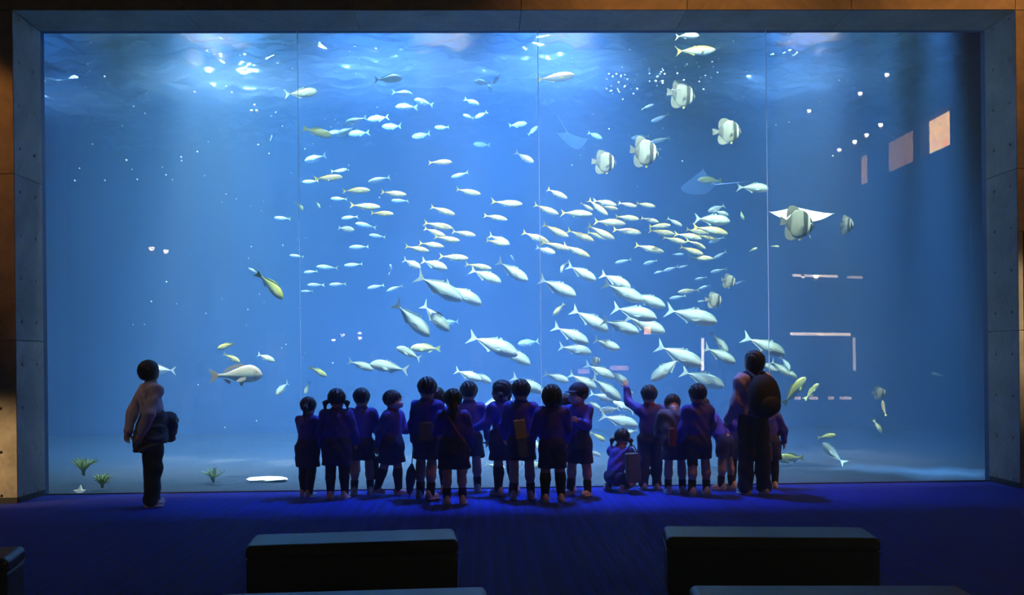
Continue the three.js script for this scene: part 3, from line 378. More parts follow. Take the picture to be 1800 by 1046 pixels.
// [kind, tail x, tail y, nose x, nose y, z, how far the head turns towards us in degrees]: each stands in the tank at its own depth and real size
const T = 'trevally', J = 'jack', B = 'batfish', G = 'grunt', S = 'bream', FAR = -7;
const shoal = [
  [T, 501, 169, 558, 160, -1.6], [T, 657, 140, 707, 138, -6], [T, 690, 160, 725, 166, -8], [T, 733, 188, 695, 187, -5.5], [T, 763, 186, 728, 175, -7.5], [T, 643, 205, 606, 218, -4], [T, 684, 206, 646, 210, -6.5], [T, 708, 224, 671, 222, -7.5], [G, 532, 228, 583, 238, -2.4], [T, 623, 221, 594, 241, -3, 30], [T, 649, 232, 612, 236, -6.5], [T, 603, 230, 578, 234, -7], [T, 759, 237, 724, 240, -7], [J, 475, 248, 478, 237, -5],
  [T, 576, 274, 535, 283, -5.5], [J, 582, 304, 610, 297, -7], [J, 551, 315, 602, 311, -2.1], [J, 562, 319, 531, 320, -7], [J, 686, 311, 647, 320, -5], [J, 601, 336, 650, 334, -2.2], [J, 669, 339, 714, 342, -2.4], [J, 611, 350, 581, 349, FAR], [J, 718, 353, 688, 353, FAR], [J, 615, 362, 668, 364, -1.9], [J, 649, 374, 692, 377, -2.1], [G, 523, 355, 534, 371, -3, 40], [G, 555, 354, 564, 367, -3.4, 40], [J, 512, 385, 482, 383, FAR], [J, 629, 380, 600, 384, FAR], [T, 592, 399, 623, 405, -2.9], [J, 662, 399, 625, 393, -6.5], [J, 678, 417, 649, 413, FAR], [J, 650, 434, 614, 435, FAR],
  [J, 941, 143, 1010, 131, -1.7], [J, 753, 285, 795, 285, -2.3], [T, 906, 269, 938, 286, -2.4], [T, 865, 146, 834, 143, -8], [T, 880, 132, 867, 147, -8], [T, 867, 165, 858, 149, -8], [T, 815, 172, 842, 185, -8], [T, 833, 207, 814, 202, -7.5], [T, 857, 196, 835, 208, -7], [T, 790, 225, 764, 224, -7], [T, 894, 222, 926, 217, -7.5], [T, 862, 256, 832, 253, -7.5], [T, 927, 239, 945, 222, -7],
  [J, 1186, 92, 1259, 86, -1.5], [T, 1188, 60, 1228, 64, -2.4], [B, 1169, 164, 1222, 170, -1.5], [B, 1254, 230, 1303, 232, -1.6], [B, 1101, 266, 1158, 271, -1.4], [B, 1039, 284, 1083, 287, -1.7], [J, 1177, 203, 1145, 213, -6.5], [J, 1145, 237, 1109, 244, -6.5], [J, 1177, 242, 1143, 251, -6], [J, 1164, 260, 1138, 265, -6], [J, 1127, 192, 1149, 184, FAR], [T, 1033, 231, 1058, 244, -6.5],
  [J, 800, 334, 845, 341, -2.2], [J, 825, 304, 793, 311, -6.5], [J, 865, 356, 918, 360, -1.9], [J, 756, 363, 800, 378, -2], [J, 850, 377, 892, 387, -2.1], [J, 745, 392, 796, 402, -2], [J, 744, 400, 783, 416, -2.3], [J, 765, 417, 808, 424, -1.9], [J, 794, 406, 836, 415, -2.4], [J, 736, 426, 780, 434, -2.2], [J, 713, 433, 754, 442, -2], [T, 860, 413, 896, 430, -2.3], [J, 851, 424, 893, 430, -1.8], [J, 771, 450, 823, 455, -1.9],
  [J, 960, 330, 997, 350, -2], [J, 936, 361, 982, 376, -1.9], [J, 985, 372, 1041, 378, -1.7], [J, 1019, 357, 1043, 370, -2.6], [J, 1034, 350, 1068, 379, -1.9], [J, 1044, 350, 1084, 361, -2.4], [J, 1056, 363, 1086, 368, -2.1], [J, 1087, 355, 1119, 364, -2.5], [J, 1116, 358, 1152, 363, -2.3], [J, 1080, 381, 1124, 385, -2.2], [J, 1043, 386, 1099, 395, -1.7], [J, 1032, 397, 1080, 421, -1.8], [J, 1077, 402, 1127, 410, -2.3], [J, 949, 396, 1000, 416, -1.9], [J, 996, 404, 1044, 424, -1.8], [J, 919, 406, 966, 428, -2], [J, 952, 425, 1000, 440, -1.7], [J, 990, 430, 1037, 452, -1.8], [T, 941, 436, 976, 445, -2.6], [J, 1116, 430, 1166, 444, -1.9], [J, 1126, 382, 1157, 391, -2.4], [J, 1030, 408, 1068, 420, -2.6], [J, 1110, 456, 1081, 463, -6], [J, 1158, 457, 1131, 465, -6],
  [G, 1269, 318, 1226, 317, -2.8], [T, 1299, 329, 1352, 331, -1.9], [J, 1138, 399, 1179, 396, -2.2], [J, 1172, 382, 1198, 398, -2.6, 20], [J, 1137, 406, 1186, 412, -1.8], [J, 1164, 417, 1206, 427, -2], [J, 1188, 409, 1234, 420, -2.1], [J, 1226, 414, 1261, 421, -1.9], [J, 1219, 398, 1281, 411, -1.7], [J, 1204, 404, 1243, 410, -2.6], [T, 1220, 384, 1283, 389, -1.8], [T, 1256, 370, 1281, 378, -2.6], [T, 1275, 360, 1245, 372, -2.8], [J, 1207, 421, 1241, 437, -2.3], [J, 1190, 435, 1237, 447, -2], [J, 1210, 453, 1253, 455, -1.8], [G, 1299, 369, 1306, 387, -2.4, 40], [J, 1279, 441, 1253, 456, -5.5], [J, 1274, 417, 1246, 427, -5.5], [J, 1180, 448, 1202, 447, -6.5], [G, 1317, 442, 1331, 436, -3], [G, 1357, 432, 1370, 434, -3], [B, 1366, 390, 1430, 397, -1.3], [B, 1478, 393, 1494, 398, -1.6, 62],
  [G, 457, 479, 498, 526, -1.3], [S, 368, 661, 460, 658, -1.1], [G, 416, 604, 382, 613, -2.6], [G, 393, 622, 422, 637, -2.6], [T, 450, 622, 483, 635, -2.4], [G, 543, 645, 574, 662, -2], [T, 504, 672, 488, 694, -1.5, 50], [T, 544, 670, 536, 693, -2.2], [T, 613, 634, 656, 650, -1.8], [T, 718, 651, 651, 640, -1.4], [J, 594, 471, 556, 469, FAR], [J, 559, 477, 534, 479, FAR], [J, 638, 465, 605, 467, FAR], [J, 570, 501, 540, 501, FAR], [J, 609, 499, 579, 501, FAR], [J, 549, 512, 529, 512, -7.5], [J, 676, 501, 646, 507, FAR], [J, 708, 502, 680, 512, -6.5], [J, 534, 451, 509, 449, FAR], [J, 454, 480, 436, 471, FAR], [T, 690, 482, 686, 466, -3.2, 55],
  [T, 708, 455, 740, 472, -2, 25], [T, 739, 456, 786, 473, -1.7], [J, 818, 464, 864, 473, -1.9], [T, 826, 473, 881, 497, -1.6], [T, 870, 461, 928, 493, -1.5], [T, 731, 484, 812, 528, -1.2], [T, 782, 500, 846, 535, -1.4], [T, 693, 532, 755, 591, -1.2], [T, 738, 533, 790, 582, -1.3], [T, 808, 565, 776, 568, -5.5], [T, 905, 459, 897, 449, -3.4, 40],
  [T, 825, 588, 910, 624, -1.2], [T, 874, 607, 932, 641, -1.5], [T, 799, 650, 846, 668, -1.6], [T, 826, 653, 864, 673, -1.9], [G, 775, 613, 722, 612, -2], [T, 742, 630, 697, 611, -1.5], [T, 949, 599, 910, 605, -5.5], [T, 899, 662, 956, 690, -1.2], [T, 838, 714, 900, 702, -1.6],
  [T, 996, 466, 1048, 493, -1.6], [T, 992, 458, 985, 480, -2, 50], [T, 944, 491, 1013, 520, -1.4], [T, 1057, 480, 1109, 506, -1.9], [T, 1058, 498, 1130, 529, -1.4], [T, 1108, 515, 1170, 540, -1.6], [T, 1075, 538, 1153, 560, -1.2], [T, 1095, 557, 1169, 584, -1.4], [T, 1006, 543, 1070, 582, -1.4], [T, 1058, 562, 1122, 585, -1.5], [G, 992, 533, 973, 555, -2], [T, 974, 573, 1035, 604, -1.4], [J, 1170, 475, 1150, 481, -6], [T, 981, 609, 1039, 620, -1.6], [T, 1038, 597, 1090, 614, -1.5], [B, 1039, 635, 1056, 634, -2], [T, 1030, 640, 1080, 665, -1.4], [T, 1064, 652, 1105, 675, -1.7], [T, 1001, 657, 1049, 683, -1.6], [T, 955, 656, 1000, 671, -1.7], [T, 1039, 662, 1091, 704, -1.2], [T, 1037, 691, 1077, 704, -1.8], [T, 1092, 717, 1053, 723, -1.6], [T, 1116, 725, 1078, 706, -1.9], [T, 1030, 704, 1056, 719, -2], [G, 1101, 690, 1113, 690, -2.4], [T, 1056, 731, 1121, 748, -1.5], [T, 1123, 756, 1095, 763, -2], [G, 1038, 760, 1064, 776, -1.9], [T, 1030, 792, 1056, 801, -2], [G, 1157, 826, 1185, 822, -2], [T, 1174, 785, 1144, 780, -2], [T, 912, 814, 955, 821, -1.5], [T, 944, 846, 915, 838, -1.7], [T, 851, 815, 888, 823, -1.7], [T, 922, 762, 950, 791, -1.7],
  [T, 1171, 543, 1259, 567, -1.2], [B, 1267, 491, 1293, 498, -1.9], [B, 1240, 526, 1270, 530, -1.8], [J, 1194, 468, 1166, 477, -6], [J, 1210, 466, 1193, 471, -6], [J, 1276, 473, 1249, 479, -6], [J, 1244, 487, 1221, 492, -6], [J, 1229, 510, 1191, 514, -4], [J, 1250, 500, 1229, 508, -6], [J, 1206, 520, 1177, 525, -5.5], [J, 1308, 493, 1292, 500, -6], [J, 1241, 528, 1226, 531, -5],
  [T, 1154, 606, 1234, 643, -1.2], [T, 1249, 583, 1279, 620, -1.6], [T, 1236, 610, 1294, 638, -1.3], [T, 1312, 592, 1381, 624, -1.3], [T, 1201, 627, 1144, 669, -1.2], [T, 1198, 652, 1272, 680, -1.3], [T, 1330, 634, 1364, 653, -1.5], [T, 1355, 634, 1388, 661, -1.3], [T, 1376, 646, 1402, 666, -1.6], [T, 1378, 626, 1386, 652, -1.8, 40], [G, 1378, 712, 1416, 663, -1.2], [G, 1419, 703, 1437, 674, -1.5, 20], [G, 1437, 770, 1469, 765, -2], [T, 1479, 815, 1445, 778, -1.6, 10], [G, 1419, 806, 1363, 806, -1.8], [G, 1537, 738, 1550, 762, -2.2], [J, 1554, 732, 1552, 704, -2.4], [B, 1533, 690, 1557, 692, -2], [G, 1655, 661, 1637, 656, -6], [T, 307, 652, 256, 648, -4.5],
];
const words = { trevally: ['silver trevally', 'silver_trevally'], jack: ['slim yellow-backed jack', 'yellow_jack'], batfish: ['grey banded batfish', 'banded_batfish'], grunt: ['olive grunt', 'olive_grunt'], bream: ['large rosy sea bream', 'sea_bream'] };
const place = (x, y, z) => [z < -3.8 ? 'distant ' : '', (y < 150 ? 'just under the water surface' : y < 250 ? 'high in the tank' : y < 345 ? 'above the dense school' : y < 400 ? 'in the school\'s upper rows' : y < 458 ? 'in the school\'s lower rows' : y < 540 ? 'below the dense school' : y < 640 ? 'above the children\'s heads' : 'at the level of the children'), x < 420 ? 'far left' : x < 700 ? 'left' : x < 949 ? 'left of the middle seam' : x < 1120 ? 'right of the middle seam' : x < 1352 ? 'right' : 'far right'];
const ordinals = ['first', 'second', 'third', 'fourth', 'fifth', 'sixth', 'seventh', 'eighth', 'ninth', 'tenth', 'eleventh', 'twelfth', 'thirteenth', 'fourteenth', 'fifteenth', 'sixteenth', 'seventeenth', 'eighteenth', 'nineteenth', 'twentieth'];
const cells = {};
shoal.forEach((f) => { const x = (f[1] + f[3]) / 2, y = (f[2] + f[4]) / 2, p = place(x, y, f[5]); (cells[[f[0], ...p].join('|')] ??= []).push(f); });
for (const list of Object.values(cells)) list.sort((a, b) => a[1] + a[3] - b[1] - b[3]);
shoal.forEach((f, i) => {
  const deepest = 11.87 - (SURFACE - 0.42 - 1.505) * FOCAL / (CENTRE_Y - Math.min(f[2], f[4])), [kind, tx, ty, nx, ny, z, turn = between(-12, 12)] = f.with(5, Math.max(f[5] > -3.9 ? f[5] - 0.7 + (i % 3 - 1) * 0.11 : f[5], f[4] < 400 ? deepest : -9)), long = Math.hypot(nx - tx, ny - ty), plain = long < SMALL;
  const a = atZ(tx, ty, z), b = atZ(nx, ny, z), flat = b.clone().sub(a), L = flat.length() / Math.cos(turn * D2R);
  const dir = flat.clone().normalize().multiplyScalar(Math.cos(turn * D2R)).add(V(0, 0, Math.sin(turn * D2R)));
  const up = Y.clone().addScaledVector(dir, -dir.y).normalize(); if (Math.abs(dir.y) > 0.97) up.set(-dir.y * 0.9, 0.2, 0).addScaledVector(dir, -up.dot(dir)).normalize();
  const side = dir.clone().cross(up).normalize(); up.copy(side).cross(dir).normalize();
  const bend = [0.55, 0, -0.55, 0.3, -0.3][i % 5], o = fishOf(kind, bend, plain).clone();
  top(o, words[kind][1]);
  o.quaternion.setFromRotationMatrix(new THREE.Matrix4().makeBasis(dir, up, side)).multiply(new THREE.Quaternion().setFromAxisAngle(X, between(-0.12, 0.12)));
  o.position.copy(a).add(b).multiplyScalar(0.5); o.scale.setScalar(L);
  const x = (tx + nx) / 2, y = (ty + ny) / 2, p = place(x, y, f[5]), cell = cells[[kind, ...p].join('|')], n = cell.indexOf(f), way = nx > tx ? 'heading right' : 'heading left';
  const where = p[1] + (p[2].includes('seam') ? ' ' : ', ') + p[2];
  tag(o, kind === 'bream' ? 'large rosy sea bream swimming right beside the woman at the left' : (p[0] + words[kind][0] + ' ' + (cell.length > 1 ? `${ordinals[n]} from left ` : `${way} `) + where), 'fish', kind === 'bream' ? undefined : p[0] + { trevally: 'silver trevallies', jack: 'yellow-backed jacks', batfish: 'banded batfish', grunt: 'olive grunts' }[kind]);
});
// rays: broad pointed wings and a whip tail
function rayGeo() {
  const nu = 40, nv = 14, pos = [], idx = [];
  for (const side of [1, -1]) for (let i = 0; i <= nu; i++) for (let j = 0; j <= nv; j++) {
    const u = i / nu * 2 - 1, v = j / nv, a = Math.abs(u), front = 0.42 - 0.5 * a ** 1.5 - 0.02 * a, back = -0.34 + 0.28 * a ** 0.8 - 0.04 * Math.sin(a * 3.1), x = lerp(front, back, v), th = 0.075 * (1 - a) ** 1.1 * Math.sin(Math.PI * clamp(v * 0.94 + 0.03, 0, 1)) ** 0.6;
    pos.push(x, side * th * (side > 0 ? 1 : 0.5) + 0.16 * a ** 2.2 - 0.05 * a, u * 0.62);
  }
  const N = (nu + 1) * (nv + 1);
  for (let s = 0; s < 2; s++) for (let i = 0; i < nu; i++) for (let j = 0; j < nv; j++) { const a = s * N + i * (nv + 1) + j, b = a + nv + 1; s ? idx.push(a, a + 1, b, b, a + 1, b + 1) : idx.push(a, b, a + 1, b, b + 1, a + 1); }
  const g = new THREE.BufferGeometry(); g.setAttribute('position', new THREE.Float32BufferAttribute(pos, 3)); g.setIndex(idx); g.computeVertexNormals(); return g;
}
const rayBody = rayGeo(), rayTail = new THREE.CylinderGeometry(0.012, 0.003, 0.8, 8).rotateZ(-Math.PI / 2).translate(-0.7, 0.005, 0);
function ray(label, px, py, z, span, yaw, pitch, roll) {
  const o = top(new THREE.Group(), 'ray'); tag(o, label, 'ray', 'rays'); part('body', rayBody, FM.rayBack, o); part('tail', rayTail, FM.rayBack, o);
  for (const s of [-1, 1]) part('eye', new THREE.SphereGeometry(0.022, 8, 6).translate(0.3, 0.055, s * 0.075), FM.eye, o);
  o.position.copy(atZ(px, py, z)); o.scale.setScalar(span / 1.24); o.rotation.set(roll * D2R, yaw * D2R, pitch * D2R, 'YZX');
}
ray('pale ray gliding behind the largest batfish', 1406, 380, -2.6, 0.92, 84, 30, 3);
ray('distant blue ray high in the tank right of the middle seam', 1004, 246, -6.5, 0.75, 60, -30, 20);
ray('distant blue ray right of the batfish, above the school', 1230, 328, -6.5, 1.0, 170, -4, 18);
// specks of air near the surface and drifting white flecks
{
  const spots = []; const cloud = (n, x0, x1, y0, y1, r) => { for (let i = 0; i < n; i++) spots.push([between(x0, x1), between(y0, y1), r * between(0.6, 1.3)]); };
  cloud(26, 1065, 1120, 130, 165, 0.012); cloud(16, 1140, 1170, 118, 148, 0.013); cloud(18, 1180, 1262, 108, 160, 0.012); cloud(30, 130, 520, 110, 330, 0.011); cloud(40, 380, 700, 60, 460, 0.008); cloud(30, 1000, 1500, 60, 330, 0.008); cloud(22, 200, 620, 480, 780, 0.009); spots.push([442, 195, 0.02], [451, 195, 0.022], [447, 185, 0.015]);
  const im = new THREE.InstancedMesh(new THREE.IcosahedronGeometry(1, 1), std(rgb(0.9, 0.95, 0.95), 0.3), spots.length), mm = new THREE.Matrix4();
  spots.forEach(([x, y, r], i) => { const p = atZ(x, y, between(-3.4, -0.5)); im.setMatrixAt(i, mm.makeScale(r, r, r).setPosition(p)); });
  top(im, 'air_bubbles'); tag(im, 'tiny white air bubbles and flecks drifting in the water', 'bubbles', null, 'stuff');
}
// sea weed and a starfish by the left end of the tank
function weed(label, px, py, z, h, n, colour) {
  const base = atZ(px, py, z); base.y = Math.max(base.y, -0.03); const o = top(new THREE.Group(), 'seaweed'); tag(o, label, 'seaweed', 'seaweed on the sand'); o.position.copy(base); const m = std(colour, 0.8, { transmission: 0.3 });
  for (let i = 0; i < n; i++) {
    const a = between(0, 6.28), tilt = between(0.1, 0.8), H = h * between(0.5, 1), pts = []; for (let k = 0; k <= 6; k++) { const t = k / 6; pts.push(V(Math.cos(a) * tilt * H * t * t + 0.012 * Math.sin(t * 9 + i), H * t * (1 - 0.3 * tilt * t), Math.sin(a) * tilt * H * t * t + 0.012 * Math.cos(t * 8 + i * 2))); }
    const g = new THREE.TubeGeometry(new THREE.CatmullRomCurve3(pts), 10, 0.006, 4); part('frond', g, m, o);
  }
}
weed('yellow-green seaweed tuft standing at the left end of the tank', 147, 836, -1.6, 0.26, 60, rgb(0.34, 0.42, 0.08));
weed('small green seaweed tuft to the right of the larger one', 180, 862, -0.8, 0.2, 44, rgb(0.3, 0.42, 0.1));
weed('faint green seaweed tuft near the woman\'s feet', 375, 860, -1.2, 0.2, 30, rgb(0.22, 0.38, 0.2));
{
  const s = new THREE.Shape(), R = 0.075; for (let i = 0; i < 10; i++) { const a = i / 10 * Math.PI * 2 + Math.PI / 2, r = i % 2 ? R * 0.38 : R; i ? s.lineTo(Math.cos(a) * r, Math.sin(a) * r) : s.moveTo(Math.cos(a) * r, Math.sin(a) * r); }
  const o = top(new THREE.Mesh(new THREE.ExtrudeGeometry(s, { depth: 0.012, bevelSize: 0.012, bevelThickness: 0.012, bevelSegments: 2 }).rotateX(-0.35), std(rgb(0.85, 0.85, 0.8), 0.7)), 'starfish');
  o.position.copy(atZ(141, 866, -0.16)); tag(o, 'white starfish low on the glass at the left end', 'starfish');
}
{ // pale flattened mound on the bed
  const g = new THREE.IcosahedronGeometry(0.26, 3), p = g.attributes.position; for (let i = 0; i < p.count; i++) { const k = 1 + 0.35 * fbm(p.getX(i) * 6, p.getY(i) * 6, p.getZ(i) * 6); p.setXYZ(i, p.getX(i) * 1.0 * k, p.getY(i) * 0.12 * k, p.getZ(i) * 0.7 * k); } g.computeVertexNormals();
  const o = top(new THREE.Mesh(g, std(rgb(0.8, 0.82, 0.78), 0.9)), 'flat_mound'); o.position.copy(atZ(468, 840, -1.5)).setY(-0.03); tag(o, 'pale flat stone on the sand left of the children', 'mound');
}

// ---------------------------------------------------------------- people: smooth bodies meshed from distance fields
// surface nets over a grid of cells of size c; blocks far from the surface are skipped
function netMesh(f, lo, hi, c) {
  const n = [0, 1, 2].map((k) => Math.ceil((hi[k] - lo[k]) / c) + 3), [nx, ny, nz] = n, x0 = lo[0] - c, y0 = lo[1] - c, z0 = lo[2] - c;
  const F = new Float32Array(nx * ny * nz), S = 4, reach = S * c * 0.95 + c;
  for (let k = 0; k < nz; k += S) for (let j = 0; j < ny; j += S) for (let i = 0; i < nx; i += S) {
    const h = (S - 1) / 2 * c, d = f(x0 + i * c + h, y0 + j * c + h, z0 + k * c + h), far = Math.abs(d) > reach * 1.25;
    for (let kk = k; kk < Math.min(k + S, nz); kk++) for (let jj = j; jj < Math.min(j + S, ny); jj++) for (let ii = i; ii < Math.min(i + S, nx); ii++)
      F[(kk * ny + jj) * nx + ii] = far ? d : f(x0 + ii * c, y0 + jj * c, z0 + kk * c);
  }
  const id = new Int32Array(nx * ny * nz).fill(-1), pos = [], idx = [], at = (i, j, k) => (k * ny + j) * nx + i;
  for (let k = 0; k < nz - 1; k++) for (let j = 0; j < ny - 1; j++) for (let i = 0; i < nx - 1; i++) {
    let mask = 0; const v = [];
    for (let q = 0; q < 8; q++) { const d = F[at(i + (q & 1), j + ((q >> 1) & 1), k + (q >> 2))]; v.push(d); if (d < 0) mask |= 1 << q; }
    if (mask === 0 || mask === 255) continue;
    let sx = 0, sy = 0, sz = 0, m = 0;
    for (let a = 0; a < 8; a++) for (const bit of [1, 2, 4]) { const b = a | bit; if (a & bit || (v[a] < 0) === (v[b] < 0)) continue; const t = v[a] / (v[a] - v[b]); sx += (a & 1) + (bit === 1 ? t : 0); sy += ((a >> 1) & 1) + (bit === 2 ? t : 0); sz += (a >> 2) + (bit === 4 ? t : 0); m++; }
    id[at(i, j, k)] = pos.length / 3; pos.push(x0 + (i + sx / m) * c, y0 + (j + sy / m) * c, z0 + (k + sz / m) * c);
  }
  const quad = (a, b, c2, d, flip) => { if (a < 0 || b < 0 || c2 < 0 || d < 0) return; flip ? idx.push(a, b, c2, a, c2, d) : idx.push(a, c2, b, a, d, c2); };
  for (let k = 1; k < nz - 1; k++) for (let j = 1; j < ny - 1; j++) for (let i = 1; i < nx - 1; i++) {
    const s = F[at(i, j, k)] < 0;
    if (s !== F[at(i + 1, j, k)] < 0) quad(id[at(i, j - 1, k - 1)], id[at(i, j, k - 1)], id[at(i, j, k)], id[at(i, j - 1, k)], s);
    if (s !== F[at(i, j + 1, k)] < 0) quad(id[at(i - 1, j, k - 1)], id[at(i - 1, j, k)], id[at(i, j, k)], id[at(i, j, k - 1)], s);
    if (s !== F[at(i, j, k + 1)] < 0) quad(id[at(i - 1, j - 1, k)], id[at(i, j - 1, k)], id[at(i, j, k)], id[at(i - 1, j, k)], s);
  }
  const g = new THREE.BufferGeometry(); g.setAttribute('position', new THREE.Float32BufferAttribute(pos, 3)); g.setIndex(idx);
  const N = new Float32Array(pos.length), e = c * 0.6;
  for (let i = 0; i < pos.length; i += 3) { const x = pos[i], y = pos[i + 1], z = pos[i + 2]; let a = f(x + e, y, z) - f(x - e, y, z), b = f(x, y + e, z) - f(x, y - e, z), d = f(x, y, z + e) - f(x, y, z - e); const l = Math.hypot(a, b, d) || 1; N[i] = a / l; N[i + 1] = b / l; N[i + 2] = d / l; }
  g.setAttribute('normal', new THREE.BufferAttribute(N, 3)); return g;
}
const smin = (a, b, k) => { const h = Math.max(k - Math.abs(a - b), 0) / k; return Math.min(a, b) - h * h * k * 0.25; };
const smax = (a, b, k) => -smin(-a, -b, k);
const bone = (a, b, ra, rb, flatX = 1, flatZ = 1) => { // tapered capsule, optionally wider along x or z
  const bx = b.x - a.x, by = b.y - a.y, bz = b.z - a.z, L = bx * bx + by * by + bz * bz || 1e-9;
  return (x, y, z) => { const px = x - a.x, py = y - a.y, pz = z - a.z, t = clamp((px * bx + py * by + pz * bz) / L, 0, 1); return Math.hypot((px - bx * t) / flatX, py - by * t, (pz - bz * t) / flatZ) - (ra + (rb - ra) * t); };
};
const ball = (c, rx, ry, rz) => (x, y, z) => { const px = (x - c.x) / rx, py = (y - c.y) / ry, pz = (z - c.z) / rz, l = Math.hypot(px, py, pz); return (l - 1) * Math.min(rx, ry, rz); };
const union = (list, k) => (x, y, z) => { let d = 9; for (const f of list) d = smin(d, f(x, y, z), k); return d; };
const boundsOf = (pts, pad) => { const lo = [9, 9, 9], hi = [-9, -9, -9]; for (const p of pts) ['x', 'y', 'z'].forEach((a, i) => { lo[i] = Math.min(lo[i], p[a] - pad); hi[i] = Math.max(hi[i], p[a] + pad); }); return [lo, hi]; };

// heads, hair, hands and shoes are meshed once in their own axes (face towards +z, units of head height) and reused
const HEAD = (() => {
  const f = union([ball(V(0, 0.08, -0.03), 0.39, 0.42, 0.46), ball(V(0, -0.16, 0.08), 0.3, 0.34, 0.34), ball(V(0, -0.34, 0.2), 0.16, 0.12, 0.15)], 0.22);
  const nose = union([bone(V(0, 0.02, 0.42), V(0, -0.12, 0.47), 0.035, 0.06)], 0.05), ears = union([ball(V(0.39, -0.03, -0.02), 0.05, 0.12, 0.08), ball(V(-0.39, -0.03, -0.02), 0.05, 0.12, 0.08)], 0.03), lips = union([ball(V(0, -0.26, 0.36), 0.1, 0.03, 0.05)], 0.02), sockets = union([ball(V(0.15, 0.02, 0.46), 0.08, 0.05, 0.07), ball(V(-0.15, 0.02, 0.46), 0.08, 0.05, 0.07)], 0.02);
  const neck = bone(V(0, -0.3, -0.06), V(0, -0.72, -0.1), 0.2, 0.22);
  return netMesh((x, y, z) => smin(smax(smin(smin(smin(f(x, y, z), nose(x, y, z), 0.05), ears(x, y, z), 0.04), lips(x, y, z), 0.03), -sockets(x, y, z), 0.05), neck(x, y, z), 0.1), [-0.5, -0.8, -0.55], [0.5, 0.55, 0.58], 0.03);
})();
const strand = (x, y, z, k) => 0.012 * Math.sin(x * 34 + Math.sin(y * 7) * 2) * k + 0.01 * Math.sin((x + z) * 52) * k;
const HAIR = {};
function hairOf(kind) {
  return HAIR[kind] ??= (() => {
    const cap = ball(V(0, 0.1, -0.05), 0.46, 0.47, 0.52), face = ball(V(0, -0.16, 0.5), 0.37, kind === 'fringe' || kind === 'cap' ? 0.3 : 0.42, 0.5), list = [];
    let low = -0.2, k = 0.06;
    if (kind === 'bob') { list.push(ball(V(0, -0.1, -0.1), 0.5, 0.52, 0.48)); low = -0.5; }
    if (kind === 'long') { list.push(ball(V(0, -0.1, -0.12), 0.49, 0.5, 0.46), bone(V(0, -0.2, -0.3), V(0, -0.9, -0.34), 0.34, 0.24, 1, 0.6)); low = -1.2; }
    if (kind === 'lowtail') { list.push(bone(V(0, -0.12, -0.42), V(0, -0.45, -0.5), 0.2, 0.2), bone(V(0, -0.45, -0.5), V(0.04, -1.15, -0.44), 0.2, 0.08)); low = -1.4; }
    if (kind === 'pony') { list.push(bone(V(0, 0.12, -0.45), V(0.02, -0.1, -0.66), 0.12, 0.15), bone(V(0.02, -0.1, -0.66), V(0.02, -0.75, -0.6), 0.15, 0.05)); low = -1.0; }
    if (kind === 'pigtails') { for (const s of [-1, 1]) list.push(bone(V(s * 0.4, -0.1, -0.15), V(s * 0.56, -0.2, -0.18), 0.08, 0.13), bone(V(s * 0.56, -0.2, -0.18), V(s * 0.58, -0.5, -0.16), 0.13, 0.06)); low = -0.7; }
    if (kind === 'adultbob') { list.push(ball(V(0, 0.0, -0.06), 0.52, 0.52, 0.52)); low = -0.42; }
    if (kind === 'shoulder') { list.push(ball(V(0, -0.05, -0.08), 0.5, 0.55, 0.5), bone(V(0, -0.1, -0.14), V(0, -0.72, -0.16), 0.42, 0.3, 1, 0.8)); low = -0.95; }
    const extra = list.length ? union(list, 0.08) : () => 9, ear = kind === 'short' ? union([ball(V(0.46, -0.12, 0.04), 0.12, 0.17, 0.13), ball(V(-0.46, -0.12, 0.04), 0.12, 0.17, 0.13)], 0.05) : () => 9;
    const f = (x, y, z) => { let c = smax(cap(x, y, z), -(y + 0.28 + (z > 0 ? 0.1 : 0) * 0), 0.05); if (kind === 'short') c = smax(c, -ear(x, y, z), 0.05); let d = smin(c, smax(extra(x, y, z), -(y - low), 0.05), k); d = smax(d, -face(x, y, z), 0.06); return d + strand(x, y, z, 1); };
    return netMesh(f, [-0.75, Math.min(low, -0.35) - 0.1, -0.9], [0.75, 0.66, 0.6], 0.035);
  })();
}
// a hand with four fingers and a thumb: wrist at the origin, fingers along -y, palm towards +z, thumb at +x; unit = hand length
function handGeo(open) {
  const palm = union([bone(V(0, 0, 0), V(0, -0.2, 0), 0.13, 0.15, 1.1, 0.7), ball(V(0, -0.3, 0), 0.23, 0.24, 0.1)], 0.08), fingers = [];
  [[0.17, 0.34], [0.06, 0.4], [-0.055, 0.37], [-0.16, 0.28]].forEach(([x, l], i) => { const sp = open ? x * 0.55 : x * 0.1, c = open ? 0.1 : 0.55, a = V(x, -0.46, 0), b = V(x + sp * 0.5, -0.46 - l * 0.5, 0.02 + c * 0.06), d = V(x + sp, -0.46 - l * (open ? 0.95 : 0.8), 0.03 + c * 0.28); fingers.push(union([bone(V(x * 0.9, -0.32, 0), a, 0.06, 0.055), bone(a, b, 0.055, 0.05), bone(b, d, 0.05, 0.04)], 0.02)); });
  const t = open ? [V(0.16, -0.16, 0.03), V(0.34, -0.32, 0.06), V(0.44, -0.5, 0.06)] : [V(0.14, -0.14, 0.05), V(0.25, -0.32, 0.12), V(0.25, -0.48, 0.16)];
  fingers.push(union([bone(t[0], t[1], 0.075, 0.062), bone(t[1], t[2], 0.06, 0.045)], 0.02));
  return netMesh((x, y, z) => { let d = palm(x, y, z); let g = 9; for (const f of fingers) g = Math.min(g, f(x, y, z)); return smin(d, g, 0.03); }, [-0.45, -1.0, -0.25], [0.6, 0.2, 0.5], 0.035);
}
const HANDS = [handGeo(false), handGeo(true)];
